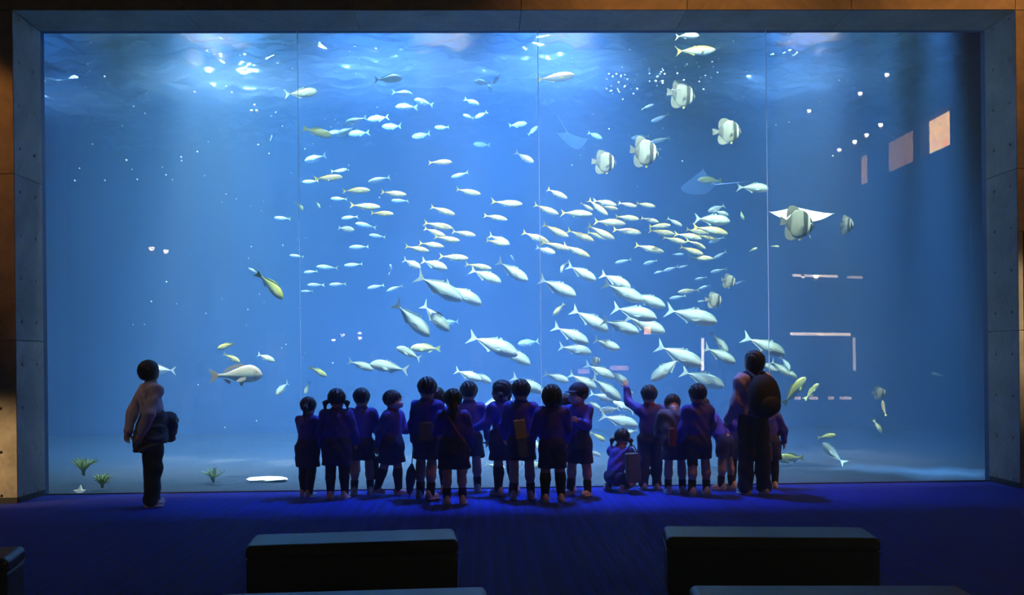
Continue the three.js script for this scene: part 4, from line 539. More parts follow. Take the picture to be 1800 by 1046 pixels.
const SHOE = netMesh((() => { const f = union([ball(V(0, 0.3, -0.08), 0.17, 0.24, 0.22), ball(V(0, 0.16, 0.25), 0.19, 0.17, 0.36), ball(V(0, 0.14, -0.1), 0.17, 0.17, 0.24)], 0.12), s = (x, y, z) => smax(smax(bone(V(0, 0.05, -0.12), V(0, 0.05, 0.34), 0.2, 0.22)(x, y, z), y - 0.1, 0.02), -y, 0.02); return (x, y, z) => smin(smax(f(x, y, z), -y + 0.02, 0.03), s(x, y, z), 0.02); })(), [-0.3, -0.05, -0.42], [0.3, 0.6, 0.68], 0.04);

const PM = {
  skin: std(rgb(0.56, 0.36, 0.26), 0.55), hair: std(rgb(0.011, 0.009, 0.008), 0.42), navy: std(rgb(0.06, 0.045, 0.44), 0.7, { sheen: 0.5, sheenColor: rgb(0.2, 0.2, 0.8), sheenRoughness: 0.5 }), shorts: std(rgb(0.02, 0.02, 0.1), 0.8), sock: std(rgb(0.012, 0.012, 0.014), 0.85), shoe: std(rgb(0.62, 0.55, 0.5), 0.6), eye: std(rgb(0.01, 0.01, 0.01), 0.2), lip: std(rgb(0.45, 0.2, 0.17), 0.5), mask: std(rgb(0.72, 0.7, 0.72), 0.85), red: std(rgb(0.45, 0.03, 0.03), 0.7), cap: std(rgb(0.02, 0.02, 0.045), 0.75), grey: std(rgb(0.13, 0.12, 0.14), 0.8), beige: std(rgb(0.5, 0.44, 0.5), 0.85), black: std(rgb(0.01, 0.01, 0.011), 0.75), coat: std(rgb(0.07, 0.07, 0.085), 0.75), whiteHat: std(rgb(0.5, 0.52, 0.62), 0.8), oliveBag: std(rgb(0.16, 0.17, 0.11), 0.8), yellow: std(rgb(0.45, 0.34, 0.05), 0.7), greyBag: std(rgb(0.17, 0.2, 0.3), 0.75), redBag: std(rgb(0.3, 0.03, 0.04), 0.75), umbrella: std(rgb(0.03, 0.05, 0.18), 0.55), strap: std(rgb(0.02, 0.02, 0.022), 0.7), pink: std(rgb(0.4, 0.14, 0.12), 0.7),
};
function person(o) {
  // o: label, px (middle), feet, head (pixels), yaw (0 = facing us, 180 = facing the glass), and pose
  const A = o.adult, line = o.px < 500 ? lerp(876, 861.5, (o.px - 79) / 421) : o.px < 1100 ? lerp(861.5, 850, (o.px - 500) / 600) : lerp(850, 849, (o.px - 1100) / 641);
  const z = o.z ?? Math.max(0.3, 0.06 + (o.feet - line) / 18);
  const H = o.h ?? atZ(o.px, o.head, z).y, base = atZ(o.px, 760, z), R = (d) => d * D2R;
  const root = top(new THREE.Group(), 'person'); tag(root, o.label, 'person', o.group); root.position.set(base.x, 0, z); root.rotation.y = R(o.yaw);
  const P = A ? { shank: 0.245, thigh: 0.245, spine: 0.295, hipX: 0.048, shX: 0.102, up: 0.175, fo: 0.15, headH: 0.142, neck: 0.038, w: 0.93 } : { shank: 0.215, thigh: 0.215, spine: 0.275, hipX: 0.05, shX: 0.098, up: 0.155, fo: 0.135, headH: 0.172, neck: 0.022, w: 1.0 };
  const s = (v) => v * H, lean = R(o.lean ?? 2), tilt = R(o.tilt ?? 0), legs = [], arms = [];
  const bodyDir = V(Math.sin(tilt), Math.cos(lean) * Math.cos(tilt), Math.sin(lean)).normalize();
  const pel = V(0, 0, 0);
  [1, -1].forEach((sd, i) => { // 1 = the person's left (+x)
    const L = (o.legs ?? [[0, 3, 0], [0, 3, 0]])[i], f = R(L[0]), out = R(L[1]), kn = R(L[2]);
    const hip = V(sd * s(P.hipX), -s(0.01), 0), knee = hip.clone().add(V(sd * Math.sin(out), -Math.cos(f), Math.sin(f)).normalize().multiplyScalar(s(P.thigh))), ank = knee.clone().add(V(sd * Math.sin(out) * 0.6, -Math.cos(f - kn), Math.sin(f - kn)).normalize().multiplyScalar(s(P.shank)));
    legs.push({ hip, knee, ank, foot: R(L[3] ?? sd * 8) });
  });
  const ankH = s(0.042), drop = Math.min(legs[0].ank.y, legs[1].ank.y); const shift = ankH - drop;
  [pel, ...legs.flatMap((l) => [l.hip, l.knee, l.ank])].forEach((p) => { p.y += shift; });
  const chest = pel.clone().addScaledVector(bodyDir, s(P.spine)), turnS = R(o.twist ?? 0), across = V(Math.cos(turnS), 0, -Math.sin(turnS)), ahead = V(Math.sin(turnS), 0, Math.cos(turnS));
  [1, -1].forEach((sd, i) => {
    const a = (o.arms ?? [[4, 10, 12], [4, 10, 12]])[i], fw = R(a[0]), ab = R(a[1]), el = R(a[2]), ab2 = R(a[3] ?? a[1] * 0.3);
    const dirOf = (q, w) => across.clone().multiplyScalar(sd * Math.sin(w)).add(V(0, -Math.cos(q) * Math.cos(w), 0)).addScaledVector(ahead, Math.sin(q) * Math.cos(w)).normalize();
    const sh = chest.clone().addScaledVector(across, sd * s(P.shX)).add(V(0, -s(0.012), 0)), elb = sh.clone().addScaledVector(dirOf(fw, ab), s(P.up)), wr = elb.clone().addScaledVector(dirOf(fw + el, ab2), s(P.fo));
    arms.push({ sd, sh, elb, wr, open: !!a[4] });
  });
  const hp = lean + R(o.nod ?? 0), nb = chest.clone().addScaledVector(bodyDir, s(P.neck)), hc = nb.clone().add(V(Math.sin(tilt) * 0.5, Math.cos(hp), Math.sin(hp)).normalize().multiplyScalar(s(P.headH) * 0.6));
  const w = P.w * (o.broad ?? 1), cell = A ? 0.013 : 0.012;
  // bare body, with head and hands merged in
  const torso = [bone(pel.clone().add(V(0, s(0.02), 0)), chest.clone().addScaledVector(bodyDir, -s(0.05)), s(0.062) * w, s(0.066) * w, 1.25, 1), bone(arms[0].sh, arms[1].sh, s(0.035), s(0.035)), bone(chest, nb.clone().addScaledVector(bodyDir, s(0.03)), s(0.035), s(0.03))];
  const limb = []; for (const a of arms) limb.push(bone(a.sh, a.elb, s(0.03), s(0.024)), bone(a.elb, a.wr, s(0.024), s(0.017)));
  const legBones = legs.flatMap((l) => { const calf = l.knee.clone().lerp(l.ank, 0.3).add(V(0, 0, -s(0.006))); return [bone(l.hip, l.knee, s(0.052) * w, s(0.034)), bone(l.knee, calf, s(0.034), s(0.036)), bone(calf, l.ank, s(0.036), s(0.022))]; });
  const all = [pel, chest, nb, ...legs.flatMap((l) => [l.hip, l.knee, l.ank]), ...arms.flatMap((a) => [a.sh, a.elb, a.wr])], [lo, hi] = boundsOf(all, s(0.12));
  const bodyG = netMesh(union([...torso, ...limb, ...legBones], s(0.03)), lo, hi, cell);
  const headQ = new THREE.Quaternion().setFromEuler(new THREE.Euler(hp + R(o.look ?? 0), R(o.headYaw ?? 0), -tilt * 0.6, 'YXZ')), headM = new THREE.Matrix4().compose(hc, headQ, V(1, 1, 1).multiplyScalar(s(P.headH)));
  const bits = [bodyG, HEAD.clone().applyMatrix4(headM)];
  for (const a of arms) {
    const d = a.wr.clone().sub(a.elb).normalize(), yv = d.clone().negate(), pz = ahead.clone().multiplyScalar(a.open ? 1 : 0.2).addScaledVector(across, a.open ? 0 : -a.sd); pz.addScaledVector(yv, -pz.dot(yv)).normalize(); const xv = yv.clone().cross(pz).normalize();
    const g = HANDS[a.open ? 1 : 0].clone(); g.applyMatrix4(new THREE.Matrix4().makeBasis(xv, yv, pz).scale(V(a.open ? -a.sd : 1, 1, 1).multiplyScalar(s(A ? 0.108 : 0.105))).setPosition(a.wr)); if (a.open && a.sd > 0) { const ix = g.index.array; for (let t = 0; t < ix.length; t += 3) { const q = ix[t]; ix[t] = ix[t + 1]; ix[t + 1] = q; } }
    bits.push(g);
  }
  part('body', mergeGeometries(bits.map((g) => { g.deleteAttribute('uv'); return g; })), PM.skin, root, 'bare skin of face, hands and legs');
  // face
  const hObj = (n, g, m, lab) => { const q = part(n, g, m, root, lab); q.applyMatrix4(headM); return q; };
  const eyes = [-1, 1].map((e) => ball(V(e * 0.15, 0.02, 0.41), 0.05, 0.035, 0.04));
  for (const e of [-1, 1]) hObj('eye', new THREE.SphereGeometry(0.045, 8, 6).scale(1.2, 0.7, 0.7).translate(e * 0.15, 0.02, 0.4), PM.eye);
  if (o.mask) hObj('face_mask', netMesh((x, y, z) => { const f = ball(V(0, -0.2, 0.16), 0.34, 0.32, 0.38)(x, y, z); return smax(smax(Math.abs(f) - 0.025, Math.abs(y + 0.2) - 0.19, 0.02), -(z - 0.05), 0.03); }, [-0.45, -0.5, 0], [0.45, 0.1, 0.65], 0.035), PM.mask, 'white face mask');
  else hObj('mouth', new THREE.SphereGeometry(0.05, 8, 6).scale(1.5, 0.35, 0.5).translate(0, -0.26, 0.4), PM.lip);
  hObj('hair', hairOf(o.hair ?? 'short'), PM.hair, 'black hair');
  if (o.hairTie) hObj('hair_tie', new THREE.TorusGeometry(0.1, 0.04, 6, 12).rotateY(0.3).translate(0, 0.05, -0.56), PM.black);
  if (o.hat) { const hm = o.hat === 'white' ? PM.whiteHat : PM.cap; hObj('cap', netMesh((x, y, z) => { const c = smax(ball(V(0, 0.13, -0.04), 0.5, 0.5, 0.55)(x, y, z), -(y - 0.12), 0.03), b = smax(ball(V(0, 0.16, 0.45), 0.36, 0.05, 0.34)(x, y, z), -(z - 0.3), 0.03); return smin(c, b, 0.04); }, [-0.6, 0.05, -0.65], [0.6, 0.7, 0.85], 0.04), hm, o.hat === 'white' ? 'pale hat' : 'dark cap'); }
  // jacket
  const fold = (x, y, z) => s(0.0035) * Math.sin(y * 46 / H + 5 * Math.sin(x * 16 / H + (o.px % 7)) + z * 12 / H) + s(0.003) * noise.noise(x * 22 / H, y * 22 / H, z * 22 / H + o.px);
  const puff = o.puff ?? 1, hem = o.hem ?? 0.0, jl = [bone(pel.clone().addScaledVector(bodyDir, s(0.045 - hem)), chest.clone().addScaledVector(bodyDir, -s(0.055)), s(0.078) * w * puff, s(0.08) * w * puff, 1.22, 1.0), bone(arms[0].sh.clone().add(V(0, -s(0.008), 0)), arms[1].sh.clone().add(V(0, -s(0.008), 0)), s(0.044), s(0.044)), bone(chest, nb.clone().addScaledVector(bodyDir, s(0.005)), s(0.05), s(0.042))];
  for (const a of arms) { const cuff = a.elb.clone().lerp(a.wr, 0.97); jl.push(bone(a.sh, a.elb, s(0.046) * puff, s(0.038) * puff), bone(a.elb, cuff, s(0.038) * puff, s(0.031) * puff)); }
  const jf = union(jl, s(0.035)), waist = pel.clone().addScaledVector(bodyDir, s(0.0 - hem)), neckCut = nb.clone().addScaledVector(bodyDir, s(0.022));
  const armOnly = union(jl.slice(3), s(0.02));
  const jacketF = (x, y, z) => { const t = (x - waist.x) * bodyDir.x + (y - waist.y) * bodyDir.y + (z - waist.z) * bodyDir.z, n = (x - neckCut.x) * bodyDir.x + (y - neckCut.y) * bodyDir.y + (z - neckCut.z) * bodyDir.z, near = Math.hypot(x - neckCut.x, z - neckCut.z) < s(0.07) ? n : -1; let d = jf(x, y, z) + fold(x, y, z); const body = smax(d, -t, s(0.02)); return smin(smax(body, near, s(0.01)), armOnly(x, y, z) + fold(x, y, z), s(0.01)); };
  const [jlo, jhi] = boundsOf([pel, waist, chest, nb, ...arms.flatMap((a) => [a.sh, a.elb, a.wr])], s(0.13));
  const jacket = part('jacket', netMesh(jacketF, jlo, jhi, cell), o.top ?? PM.navy, root, o.topLabel);
  if (!o.noCollar) { const c = part('collar', new THREE.TorusGeometry(s(0.045), s(0.013), 8, 20).rotateX(Math.PI / 2).scale(1, 1.6, 0.95), o.collar ?? o.top ?? PM.navy, jacket); c.position.copy(nb).addScaledVector(bodyDir, s(0.012)); c.quaternion.setFromUnitVectors(Y, bodyDir); }
  if (o.badge) { const a = arms[o.badge > 0 ? 0 : 1], c = part('sleeve_badge', new THREE.SphereGeometry(s(0.022), 10, 8).scale(0.35, 1, 1), PM.red, jacket, 'red badge on the sleeve'); c.position.copy(a.sh.clone().lerp(a.elb, 0.35)).addScaledVector(across, a.sd * s(0.034)); }
  if (o.sash) { const pts = [arms[0].sh.clone().lerp(arms[1].sh, 0.25).addScaledVector(ahead, -s(0.085)).add(V(0, s(0.01), 0)), pel.clone().lerp(chest, 0.55).addScaledVector(across, -s(0.02)).addScaledVector(ahead, -s(0.105)), pel.clone().lerp(chest, 0.15).addScaledVector(across, -s(0.09)).addScaledVector(ahead, -s(0.08))]; part('shoulder_strap', new THREE.TubeGeometry(new THREE.CatmullRomCurve3(pts), 16, s(0.01), 6), o.sash, jacket, 'shoulder strap'); }
  // lower clothes
  const kind = o.bottom ?? 'shorts', bl = [], seat = bone(pel.clone().addScaledVector(bodyDir, s(0.05)), pel.clone().add(V(0, -s(0.02), 0)), s(0.074) * w, s(0.08) * w, 1.2, 1.05);
  bl.push(seat);
  for (const l of legs) {
    if (kind === 'trousers') bl.push(bone(l.hip, l.knee, s(0.07) * w, s(0.058)), bone(l.knee, l.ank.clone().add(V(0, s(0.014), 0)), s(0.058), s(A ? 0.054 : 0.046)));
    else if (kind === 'skirt') bl.push(bone(l.hip, l.hip.clone().lerp(l.knee, 0.78).add(V(l.hip.x * 0.25, 0, 0)), s(0.066) * w, s(0.072)));
    else bl.push(bone(l.hip, l.hip.clone().lerp(l.knee, kind === 'long' ? 0.86 : 0.66), s(0.066) * w, s(0.062) * w));
  }
  const bf = union(bl, s(kind === 'skirt' ? 0.09 : 0.02)), ends = legs.map((l) => ({ p: l.hip.clone().lerp(l.knee, kind === 'long' ? 0.9 : kind === 'skirt' ? 0.82 : 0.72), d: l.knee.clone().sub(l.hip).normalize() }));
  const lowF = kind === 'trousers' ? (x, y, z) => bf(x, y, z) + fold(x, y, z) : (x, y, z) => { const e = ends[x > (legs[0].hip.x + legs[1].hip.x) / 2 ? 0 : 1], t = (x - e.p.x) * e.d.x + (y - e.p.y) * e.d.y + (z - e.p.z) * e.d.z; return smax(bf(x, y, z) + fold(x, y, z), t, s(0.008)); };
  const [blo, bhi] = boundsOf([pel, pel.clone().addScaledVector(bodyDir, s(0.06)), ...legs.flatMap((l) => [l.hip, l.knee, ...(kind === 'trousers' ? [l.ank] : [])])], s(0.1));
  part({ trousers: 'trousers', skirt: 'skirt' }[kind] ?? 'shorts', netMesh(lowF, blo, bhi, cell), o.bottomM ?? PM.shorts, root);
  if (kind !== 'trousers') for (const l of legs) { const from = o.socks === 'tights' ? l.hip.clone().lerp(l.knee, 0.5) : o.socks === 'knee' ? l.knee.clone().lerp(l.ank, 0.12) : l.knee.clone().lerp(l.ank, 0.62), calf = l.knee.clone().lerp(l.ank, 0.3).add(V(0, 0, -s(0.006))); const seg = o.socks === 'tights' ? [bone(from, l.knee, s(0.058), s(0.046)), bone(l.knee, calf, s(0.046), s(0.046)), bone(calf, l.ank, s(0.046), s(0.032))] : o.socks === 'knee' ? [bone(from, calf, s(0.045), s(0.046)), bone(calf, l.ank, s(0.046), s(0.032))] : [bone(from, l.ank, s(0.037), s(0.032))]; const [a, b] = boundsOf([from, l.knee, l.ank], s(0.06)); part(o.socks === 'tights' ? 'tights_leg' : 'sock', netMesh(union(seg, s(0.012)), a, b, 0.012), PM.sock, root); }
  legs.forEach((l) => { const sh = part('shoe', SHOE, o.shoes ?? PM.shoe, root), k = s(A ? 0.155 : 0.158); sh.scale.set(k * 0.95, k, k); const up = l.ank.y - ankH; sh.position.set(l.ank.x, Math.max(0, up), l.ank.z); const pitch = o.toes ? Math.atan2(up, s(0.1)) : 0; sh.rotation.set(pitch, l.foot, 0, 'YXZ'); });
  root.updateMatrixWorld(true);
  return { root, H, pel, chest, arms, legs, s, at: (v) => v.clone().applyMatrix4(root.matrixWorld), back: (k) => ahead.clone().multiplyScalar(-k), across, ahead, nb };
}
const navyKids = 'children in navy uniforms';
const kid = (o) => person({ group: navyKids, ...o });
const people = {};
people.tail = kid({ z: 0.55, label: 'smallest schoolgirl with a ponytail at the left end of the row', px: 540, feet: 866, head: 693, yaw: 150, headYaw: 25, hair: 'pony', bottom: 'skirt', socks: 'tights', arms: [[22, 6, 40], [8, 8, 30]], legs: [[3, 2, 2], [-5, 3, 6]], lean: 3 });
people.pig = kid({ z: 0.72, label: 'schoolgirl with two short pigtails and a pale patch on her back', px: 592, feet: 866, head: 678, yaw: 176, hair: 'pigtails', bottom: 'skirt', socks: 'tights', arms: [[6, 16, 14], [10, 14, 26]], puff: 1.14, legs: [[0, 2, 0], [0, 3, 0]] });
people.boyA = kid({ z: 0.42, label: 'short-haired boy holding a bag on either side, beside the pigtailed girl', px: 636, feet: 861, head: 677, yaw: 183, hair: 'short', socks: 'ankle', arms: [[4, 22, 6], [6, 18, 8]], bottomM: PM.shorts, legs: [[0, 4, 0], [0, 4, 0]] });
people.maskA = kid({ z: 0.50, label: 'masked girl with a fringe facing right, in knee socks', px: 689, feet: 861, head: 681, yaw: 62, headYaw: 18, hair: 'fringe', mask: true, bottom: 'skirt', socks: 'knee', arms: [[24, 8, 70], [-22, 10, 10]], legs: [[6, 2, 4], [-14, 3, 6]], collar: PM.red });
people.hidA = kid({ z: 0.30, label: 'child half hidden behind the boy with the umbrella', px: 768, feet: 858, head: 676, yaw: 165, hair: 'bob', bottom: 'shorts', socks: 'knee', arms: [[30, 24, 20], [40, 55, 10]] });
people.umb = kid({ z: 0.84, label: 'tall boy turned half right, holding a folded umbrella low', px: 750, feet: 867, head: 657, yaw: 148, headYaw: 36, hair: 'short', socks: 'ankle', arms: [[2, 16, 6], [30, 8, 60]], legs: [[0, 3, 0], [-6, 3, 2]] });
people.low = kid({ z: 1.24, label: 'girl with long hair tied low and a pinkish shoulder strap', px: 797, feet: 872, head: 678, yaw: 182, hair: 'lowtail', bottom: 'skirt', socks: 'ankle', sash: PM.pink, arms: [[26, 14, 50], [10, 12, 20]], legs: [[0, 2, 0], [0, 4, 0]] });
people.boyB = kid({ z: 0.32, label: 'boy with a black bag at his right, left of the arm-in-arm pair', px: 825, feet: 860, head: 665, yaw: 186, hair: 'short', socks: 'ankle', arms: [[4, 10, 6], [6, 20, 8]], legs: [[0, 3, 0], [0, 3, 0]] });
people.left = kid({ z: 0.58, label: 'girl in knee socks turned left beside the boy with the yellow bag', px: 884, feet: 860, head: 663, yaw: 222, headYaw: 25, hair: 'pigtails', bottom: 'skirt', socks: 'knee', arms: [[18, 22, 50], [28, 14, 55]], legs: [[0, 2, 0], [-8, 3, 4]] });
people.yel = kid({ z: 0.98, label: 'boy seen from behind with a yellow band across his bag', px: 916, feet: 868, head: 661, yaw: 172, headYaw: 10, hair: 'short', socks: 'ankle', arms: [[10, 16, 30], [8, 16, 40]], legs: [[-2, 3, 0], [2, 4, 0]] });
people.hidB = kid({ z: 0.34, label: 'small child half hidden between the bob-haired and capped girls', px: 993, feet: 856, head: 688, yaw: 170, hair: 'short', socks: 'knee', arms: [[10, 10, 20], [10, 10, 20]] });
people.bob = kid({ z: 1.22, label: 'girl with black bobbed hair seen from behind, nearest the benches', px: 971, feet: 873, head: 670, yaw: 182, hair: 'bob', socks: 'knee', bottom: 'long', arms: [[12, 16, 40], [12, 12, 30]], legs: [[0, 3, 0], [0, 3, 0]] });
people.cap = kid({ z: 0.74, label: 'masked child in a dark cap facing left, red sleeve badge', px: 1019, feet: 867, head: 669, yaw: 318, headYaw: -14, hair: 'cap', hat: 'dark', mask: true, socks: 'ankle', bottom: 'long', badge: 1, collar: PM.red, arms: [[30, 14, 80], [24, 10, 60]], legs: [[0, 5, 0], [6, 6, 2]] });
people.crouch = kid({ label: 'schoolgirl crouching low on the carpet beside an olive bag', px: 1079, feet: 853, head: 700, h: 1.12, z: 0.5, yaw: 140, headYaw: 20, hair: 'pigtails', bottom: 'shorts', socks: 'ankle', lean: 24, nod: -6, arms: [[50, 8, 30], [60, 6, 20]], legs: [[92, 10, 150], [70, 10, 150]], collar: PM.red, toes: true });
people.wave = kid({ z: 0.30, label: 'boy in long trousers raising his left hand to the glass', px: 1142, feet: 854, head: 672, yaw: 180, hair: 'short', bottom: 'trousers', collar: PM.red, arms: [[6, 14, 10], [120, 28, 40, 8, 1]].reverse().map((a, i) => (i ? [6, 14, 10] : [118, 30, 48, 6, 1])), legs: [[0, 2, 0], [0, 2, 0]] });
people.hood = kid({ z: 0.70, label: 'child in a grey jacket bowing their head, with a red bag', px: 1186, feet: 854, head: 698, h: 1.17, puff: 1.25, yaw: 176, hair: 'short', top: PM.grey, noCollar: false, topLabel: 'grey jacket', socks: 'ankle', nod: 42, lean: 12, arms: [[26, 12, 40], [26, 10, 40]], legs: [[0, 3, 0], [0, 3, 0]] });
people.boyC = kid({ z: 0.86, label: 'short-haired boy seen from behind between grey jacket and bending child', px: 1228, feet: 858, head: 669, yaw: 190, hair: 'short', socks: 'ankle', arms: [[8, 12, 20], [14, 14, 30]], legs: [[0, 3, 0], [0, 3, 0]] });
people.bend = kid({ z: 0.42, label: 'child bending forward just left of the woman with the backpack', px: 1274, feet: 857, head: 700, h: 1.16, yaw: 232, hair: 'short', socks: 'ankle', lean: 36, nod: 6, arms: [[36, 12, 10], [30, 16, 14]], legs: [[2, 3, 0], [-4, 3, 2]] });
people.hidC = kid({ label: 'small child half hidden at the left side of the woman with the backpack', px: 1296, feet: 852, head: 702, yaw: 190, hair: 'short', socks: 'tights', arms: [[10, 10, 20], [10, 10, 20]], z: 0.24 });
people.hidD = kid({ label: 'child hidden behind the woman with the backpack, arm showing at right', px: 1350, feet: 854, head: 690, yaw: 176, hair: 'bob', bottom: 'skirt', socks: 'tights', arms: [[10, 12, 20], [6, 26, 14]], z: 0.36 });
people.pack = person({ z: 0.86, label: 'woman in a pale sweater and black trousers wearing a black backpack', adult: true, px: 1324, feet: 862, head: 625, yaw: 198, headYaw: 30, hair: 'shoulder', top: PM.beige, topLabel: 'pale sweater', hem: 0.02, puff: 1.05, bottom: 'trousers', bottomM: PM.black, noCollar: true, arms: [[6, 10, 34], [12, 12, 40]], legs: [[0, 3, 0], [-3, 3, 0]], lean: -2, broad: 1.1 });
people.left1 = person({ label: 'woman standing alone at the left with hands clasped behind her', adult: true, px: 269, feet: 888, head: 642, yaw: 128, headYaw: 14, hair: 'adultbob', top: PM.beige, topLabel: 'pale sweater', bottom: 'trousers', bottomM: PM.black, noCollar: true, arms: [[-26, 14, 8, -12], [-22, 12, 6, -14]], legs: [[2, 2, 0], [-4, 2, 2]], lean: -3, look: -6 });

// things the people wear or carry
{ // the coat tied round the waist of the woman at the left
  const p = people.left1, s = p.s, pel = p.pel, f = union([bone(pel.clone().add(V(0, s(0.09), 0)), pel.clone().add(V(0, -s(0.04), -s(0.015))), s(0.085), s(0.105), 1.15, 1.05), bone(pel.clone().add(V(0, -s(0.04), -s(0.02))), pel.clone().add(V(0, -s(0.13), -s(0.03))), s(0.1), s(0.105), 1.1, 1)], s(0.04));
  const cutY = pel.y - s(0.15), knot = union([ball(pel.clone().add(V(s(0.02), s(0.06), s(0.12))), s(0.075), s(0.06), s(0.06)), bone(pel.clone().add(V(s(0.03), s(0.05), s(0.14))), pel.clone().add(V(s(0.02), -s(0.06), s(0.135))), s(0.05), s(0.035))], s(0.03));
  part('tied_coat', netMesh((x, y, z) => smin(smax(f(x, y, z), -(y - cutY) + (z > 0 ? s(0.06) : 0), s(0.01)), knot(x, y, z), s(0.02)) + s(0.006) * Math.sin(x * 50 + 3 * Math.sin(y * 30)) , [-s(0.2), cutY - 0.05, -s(0.2)], [s(0.2), pel.y + s(0.2), s(0.26)], 0.013), PM.coat, p.root, 'dark coat tied round the waist');
}
{ // backpack: a thing of its own on the woman's back
  const p = people.pack, s = p.s, o = top(new THREE.Group(), 'backpack'); tag(o, 'black backpack on the back of the woman in the pale sweater', 'backpack'); o.position.copy(p.root.position); o.rotation.y = p.root.rotation.y;
  const c = p.chest.clone().lerp(p.pel, 0.4).add(V(0, 0, -s(0.145)));
  part('main_bag', netMesh(union([ball(c.clone().add(V(0, s(0.05), s(0.015))), s(0.1), s(0.1), s(0.075)), ball(c.clone().add(V(0, -s(0.055), 0)), s(0.112), s(0.11), s(0.085))], s(0.08)), [-s(0.16), c.y - s(0.22), c.z - s(0.14)], [s(0.16), c.y + s(0.2), c.z + s(0.14)], 0.013), PM.black, o);
  part('front_pocket', netMesh(ball(c.clone().add(V(0, -s(0.07), -s(0.075))), s(0.08), s(0.07), s(0.035)), [-s(0.12), c.y - s(0.18), c.z - s(0.14)], [s(0.12), c.y + s(0.05), c.z], 0.012), PM.strap, o);
  for (const sd of [-1, 1]) part('shoulder_strap', new THREE.TubeGeometry(new THREE.CatmullRomCurve3([c.clone().add(V(sd * s(0.05), s(0.12), s(0.03))), p.chest.clone().add(V(sd * s(0.06), s(0.045), 0)), p.chest.clone().add(V(sd * s(0.07), -s(0.03), s(0.095))), p.pel.clone().lerp(p.chest, 0.45).add(V(sd * s(0.1), 0, s(0.03)))]), 20, s(0.014), 6), PM.strap, o);
  part('grab_handle', new THREE.TorusGeometry(s(0.025), s(0.006), 6, 12, Math.PI).translate(c.x, c.y + s(0.14), c.z + s(0.04)), PM.strap, o);
}
// a soft bag: rounded body, opening rim, two handles or a strap up to a hand
function bag(name, label, px0, py0, px1, py1, z, depth, mat, strapTo, turn = 0, extra) {
  const a = atZ(px0, py1, z), b = atZ(px1, py0, z), w = b.x - a.x, h = b.y - a.y, o = top(new THREE.Group(), name); tag(o, label, 'bag'); o.position.set((a.x + b.x) / 2, Math.max(0.004, a.y), z); o.rotation.z = turn;
  const q = (f) => (x, y, z2) => f(x, y, z2) + 0.004 * noise.noise(x * 30, y * 30, z2 * 30 + px0);
  const round = (x, y, z2) => { const k = 1 - 0.12 * clamp(y / h, 0, 1), dx = Math.abs(x) - (w / 2 - 0.02) * k, dy = Math.abs(y - h / 2) - (h / 2 - 0.02), dz = Math.abs(z2) - (depth / 2 - 0.02) * k; return Math.hypot(Math.max(dx, 0), Math.max(dy, 0), Math.max(dz, 0)) + Math.min(Math.max(dx, dy, dz), 0) - 0.02; };
  part('bag_body', netMesh(q(round), [-w / 2 - 0.02, -0.02, -depth / 2 - 0.02], [w / 2 + 0.02, h + 0.02, depth / 2 + 0.02], 0.011), mat, o);
  part('rim', new RoundedBoxGeometry(w * 0.9, 0.012, depth * 0.92, 2, 0.005).translate(0, h - 0.012, 0), PM.strap, o);
  const top2 = strapTo ? strapTo.clone().sub(o.position).applyAxisAngle(Z, -turn) : V(0, h + 0.1, 0);
  for (const sd of [-1, 1]) part('handle', new THREE.TubeGeometry(new THREE.CatmullRomCurve3([V(sd * w * 0.36, h - 0.02, depth * 0.3 * sd), V(sd * w * 0.2, lerp(h, top2.y, 0.6), top2.z * 0.6), top2]), 12, 0.007, 6), PM.strap, o);
  if (extra) part('yellow_band', new RoundedBoxGeometry(w + 0.012, extra[0] * h, depth + 0.012, 2, 0.01).translate(0, extra[1] * h, 0), PM.yellow, o, 'yellow band');
  return o;
}
const wristOf = (p, i) => p.at(p.arms[i].wr.clone().add(V(0, -p.s(0.05), 0)));
bag('tote_bag', 'tall olive-grey bag with a yellow spot between pigtailed girl and boy', 609, 783, 633, 832, wristOf(people.boyA, 1).z + 0.02, 0.09, PM.oliveBag, wristOf(people.boyA, 1));
{ const o = scene.children.at(-1); part('round_patch', new THREE.CylinderGeometry(0.03, 0.03, 0.008, 16).rotateX(Math.PI / 2).translate(0, 0.27, 0.047), PM.yellow, o, 'yellow round patch'); }
bag('shoulder_bag', 'black bag hanging low by a long strap right of the short-haired boy', 651, 802, 666, 843, wristOf(people.boyA, 0).z, 0.08, PM.black, wristOf(people.boyA, 0));
bag('tote_bag', 'slanting black bag in the hand of the boy beside the tied-hair girl', 838, 765, 853, 805, wristOf(people.boyB, 1).z, 0.1, PM.black, wristOf(people.boyB, 1), 0.18);
bag('tote_bag', 'grey-blue bag hanging behind the tied-hair girl', 813, 790, 825, 826, people.boyB.root.position.z - 0.12, 0.08, PM.greyBag, V(people.boyB.root.position.x - 0.1, 0.5, people.boyB.root.position.z - 0.12));
bag('shoulder_bag', 'dark bag with a bright yellow band on the boy\'s right side', 912, 738, 929, 805, people.yel.root.position.z + 0.17, 0.07, PM.oliveBag, people.yel.root.position.clone().add(V(0.02, 0.9, 0.15)), 0.12, [0.5, 0.76]);
bag('tote_bag', 'olive bag standing on the carpet beside the crouching girl', 1101, 796, 1127, 848, 0.66, 0.14, PM.oliveBag, null, 0.06);
bag('tote_bag', 'red bag hanging from the child in the grey jacket', 1176, 752, 1188, 786, people.hood.root.position.z + 0.15, 0.06, PM.redBag, V(people.hood.root.position.x - 0.05, 0.72, people.hood.root.position.z + 0.15));
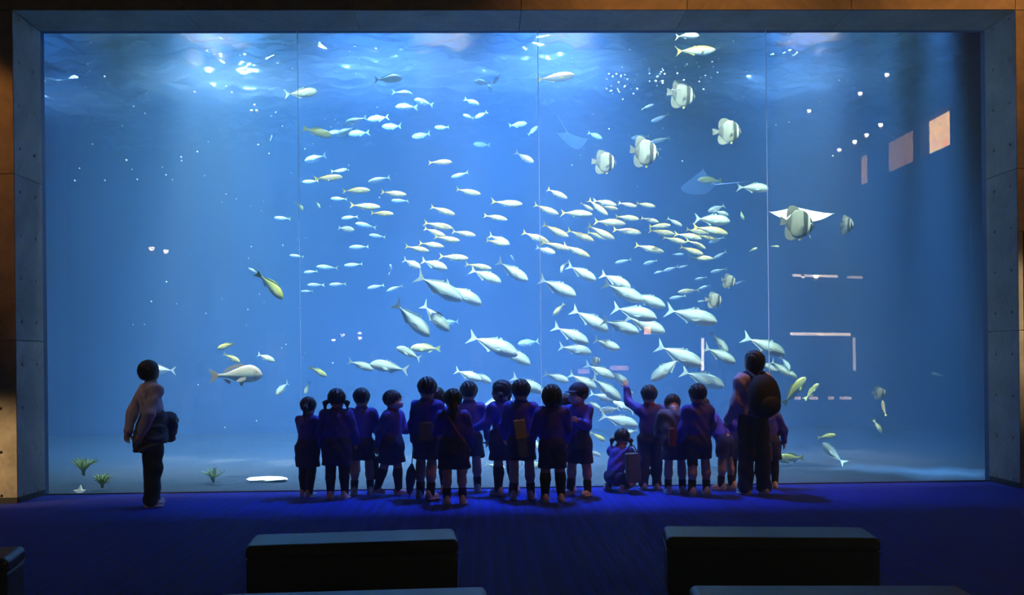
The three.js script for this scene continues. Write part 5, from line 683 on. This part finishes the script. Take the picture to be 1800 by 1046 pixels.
bag('tote_bag', 'dark bag between the grey jacket and the short-haired boy', 1208, 780, 1226, 820, people.boyC.root.position.z + 0.02, 0.09, PM.black, wristOf(people.boyC, 1));
bag('shoulder_bag', 'dark patterned bag held before the child in the cap', 1012, 757, 1032, 790, people.cap.root.position.z + 0.16, 0.06, PM.coat, people.cap.root.position.clone().add(V(0.0, 0.66, 0.14)));
bag('tote_bag', 'yellowish bag at the right of the woman with the backpack', 1360, 742, 1371, 768, wristOf(people.hidD, 1).z, 0.07, PM.yellow, wristOf(people.hidD, 1), 0.1);
bag('tote_bag', 'grey bag hanging behind the legs of the woman with the backpack', 1345, 780, 1357, 812, 0.5, 0.07, PM.coat, V(atZ(1350, 770, 0.5).x, 0.6, 0.5));
bag('tote_bag', 'grey-brown bag at the side of the tall boy', 735, 742, 762, 776, people.umb.root.position.z + 0.16, 0.06, PM.oliveBag, people.umb.root.position.clone().add(V(0.0, 0.82, 0.14)));
{ // folded umbrella held by the tall boy
  const p = people.umb, g = top(new THREE.Group(), 'umbrella'); tag(g, 'folded navy umbrella hanging from the tall boy\'s hand', 'umbrella');
  const zz = p.root.position.z, hnd = atZ(727, 778, zz), tip = atZ(719, 858, zz); tip.y = 0.02; g.position.copy(tip); const d = hnd.clone().sub(tip), L = d.length(); g.quaternion.setFromUnitVectors(Y, d.normalize());
  part('canopy', new THREE.LatheGeometry([[0.004, 0.03], [0.03, 0.06], [0.055, 0.2], [0.05, 0.3], [0.022, 0.36], [0.012, 0.38]].map(([r, y]) => new THREE.Vector2(r, y * L / 0.62)), 14), PM.umbrella, g);
  part('ferrule', new THREE.CylinderGeometry(0.006, 0.004, 0.05, 8).translate(0, 0.02, 0), PM.strap, g);
  part('shaft', new THREE.CylinderGeometry(0.006, 0.006, L * 0.45, 8).translate(0, L * 0.76, 0), PM.strap, g);
  part('handle', new THREE.TorusGeometry(0.03, 0.01, 8, 14, Math.PI).translate(0.03, L * 0.98, 0), PM.strap, g);
}

scene.traverse((o) => { if (o.isMesh) { o.castShadow = true; o.receiveShadow = true; } });
renderer.render(scene, camera);
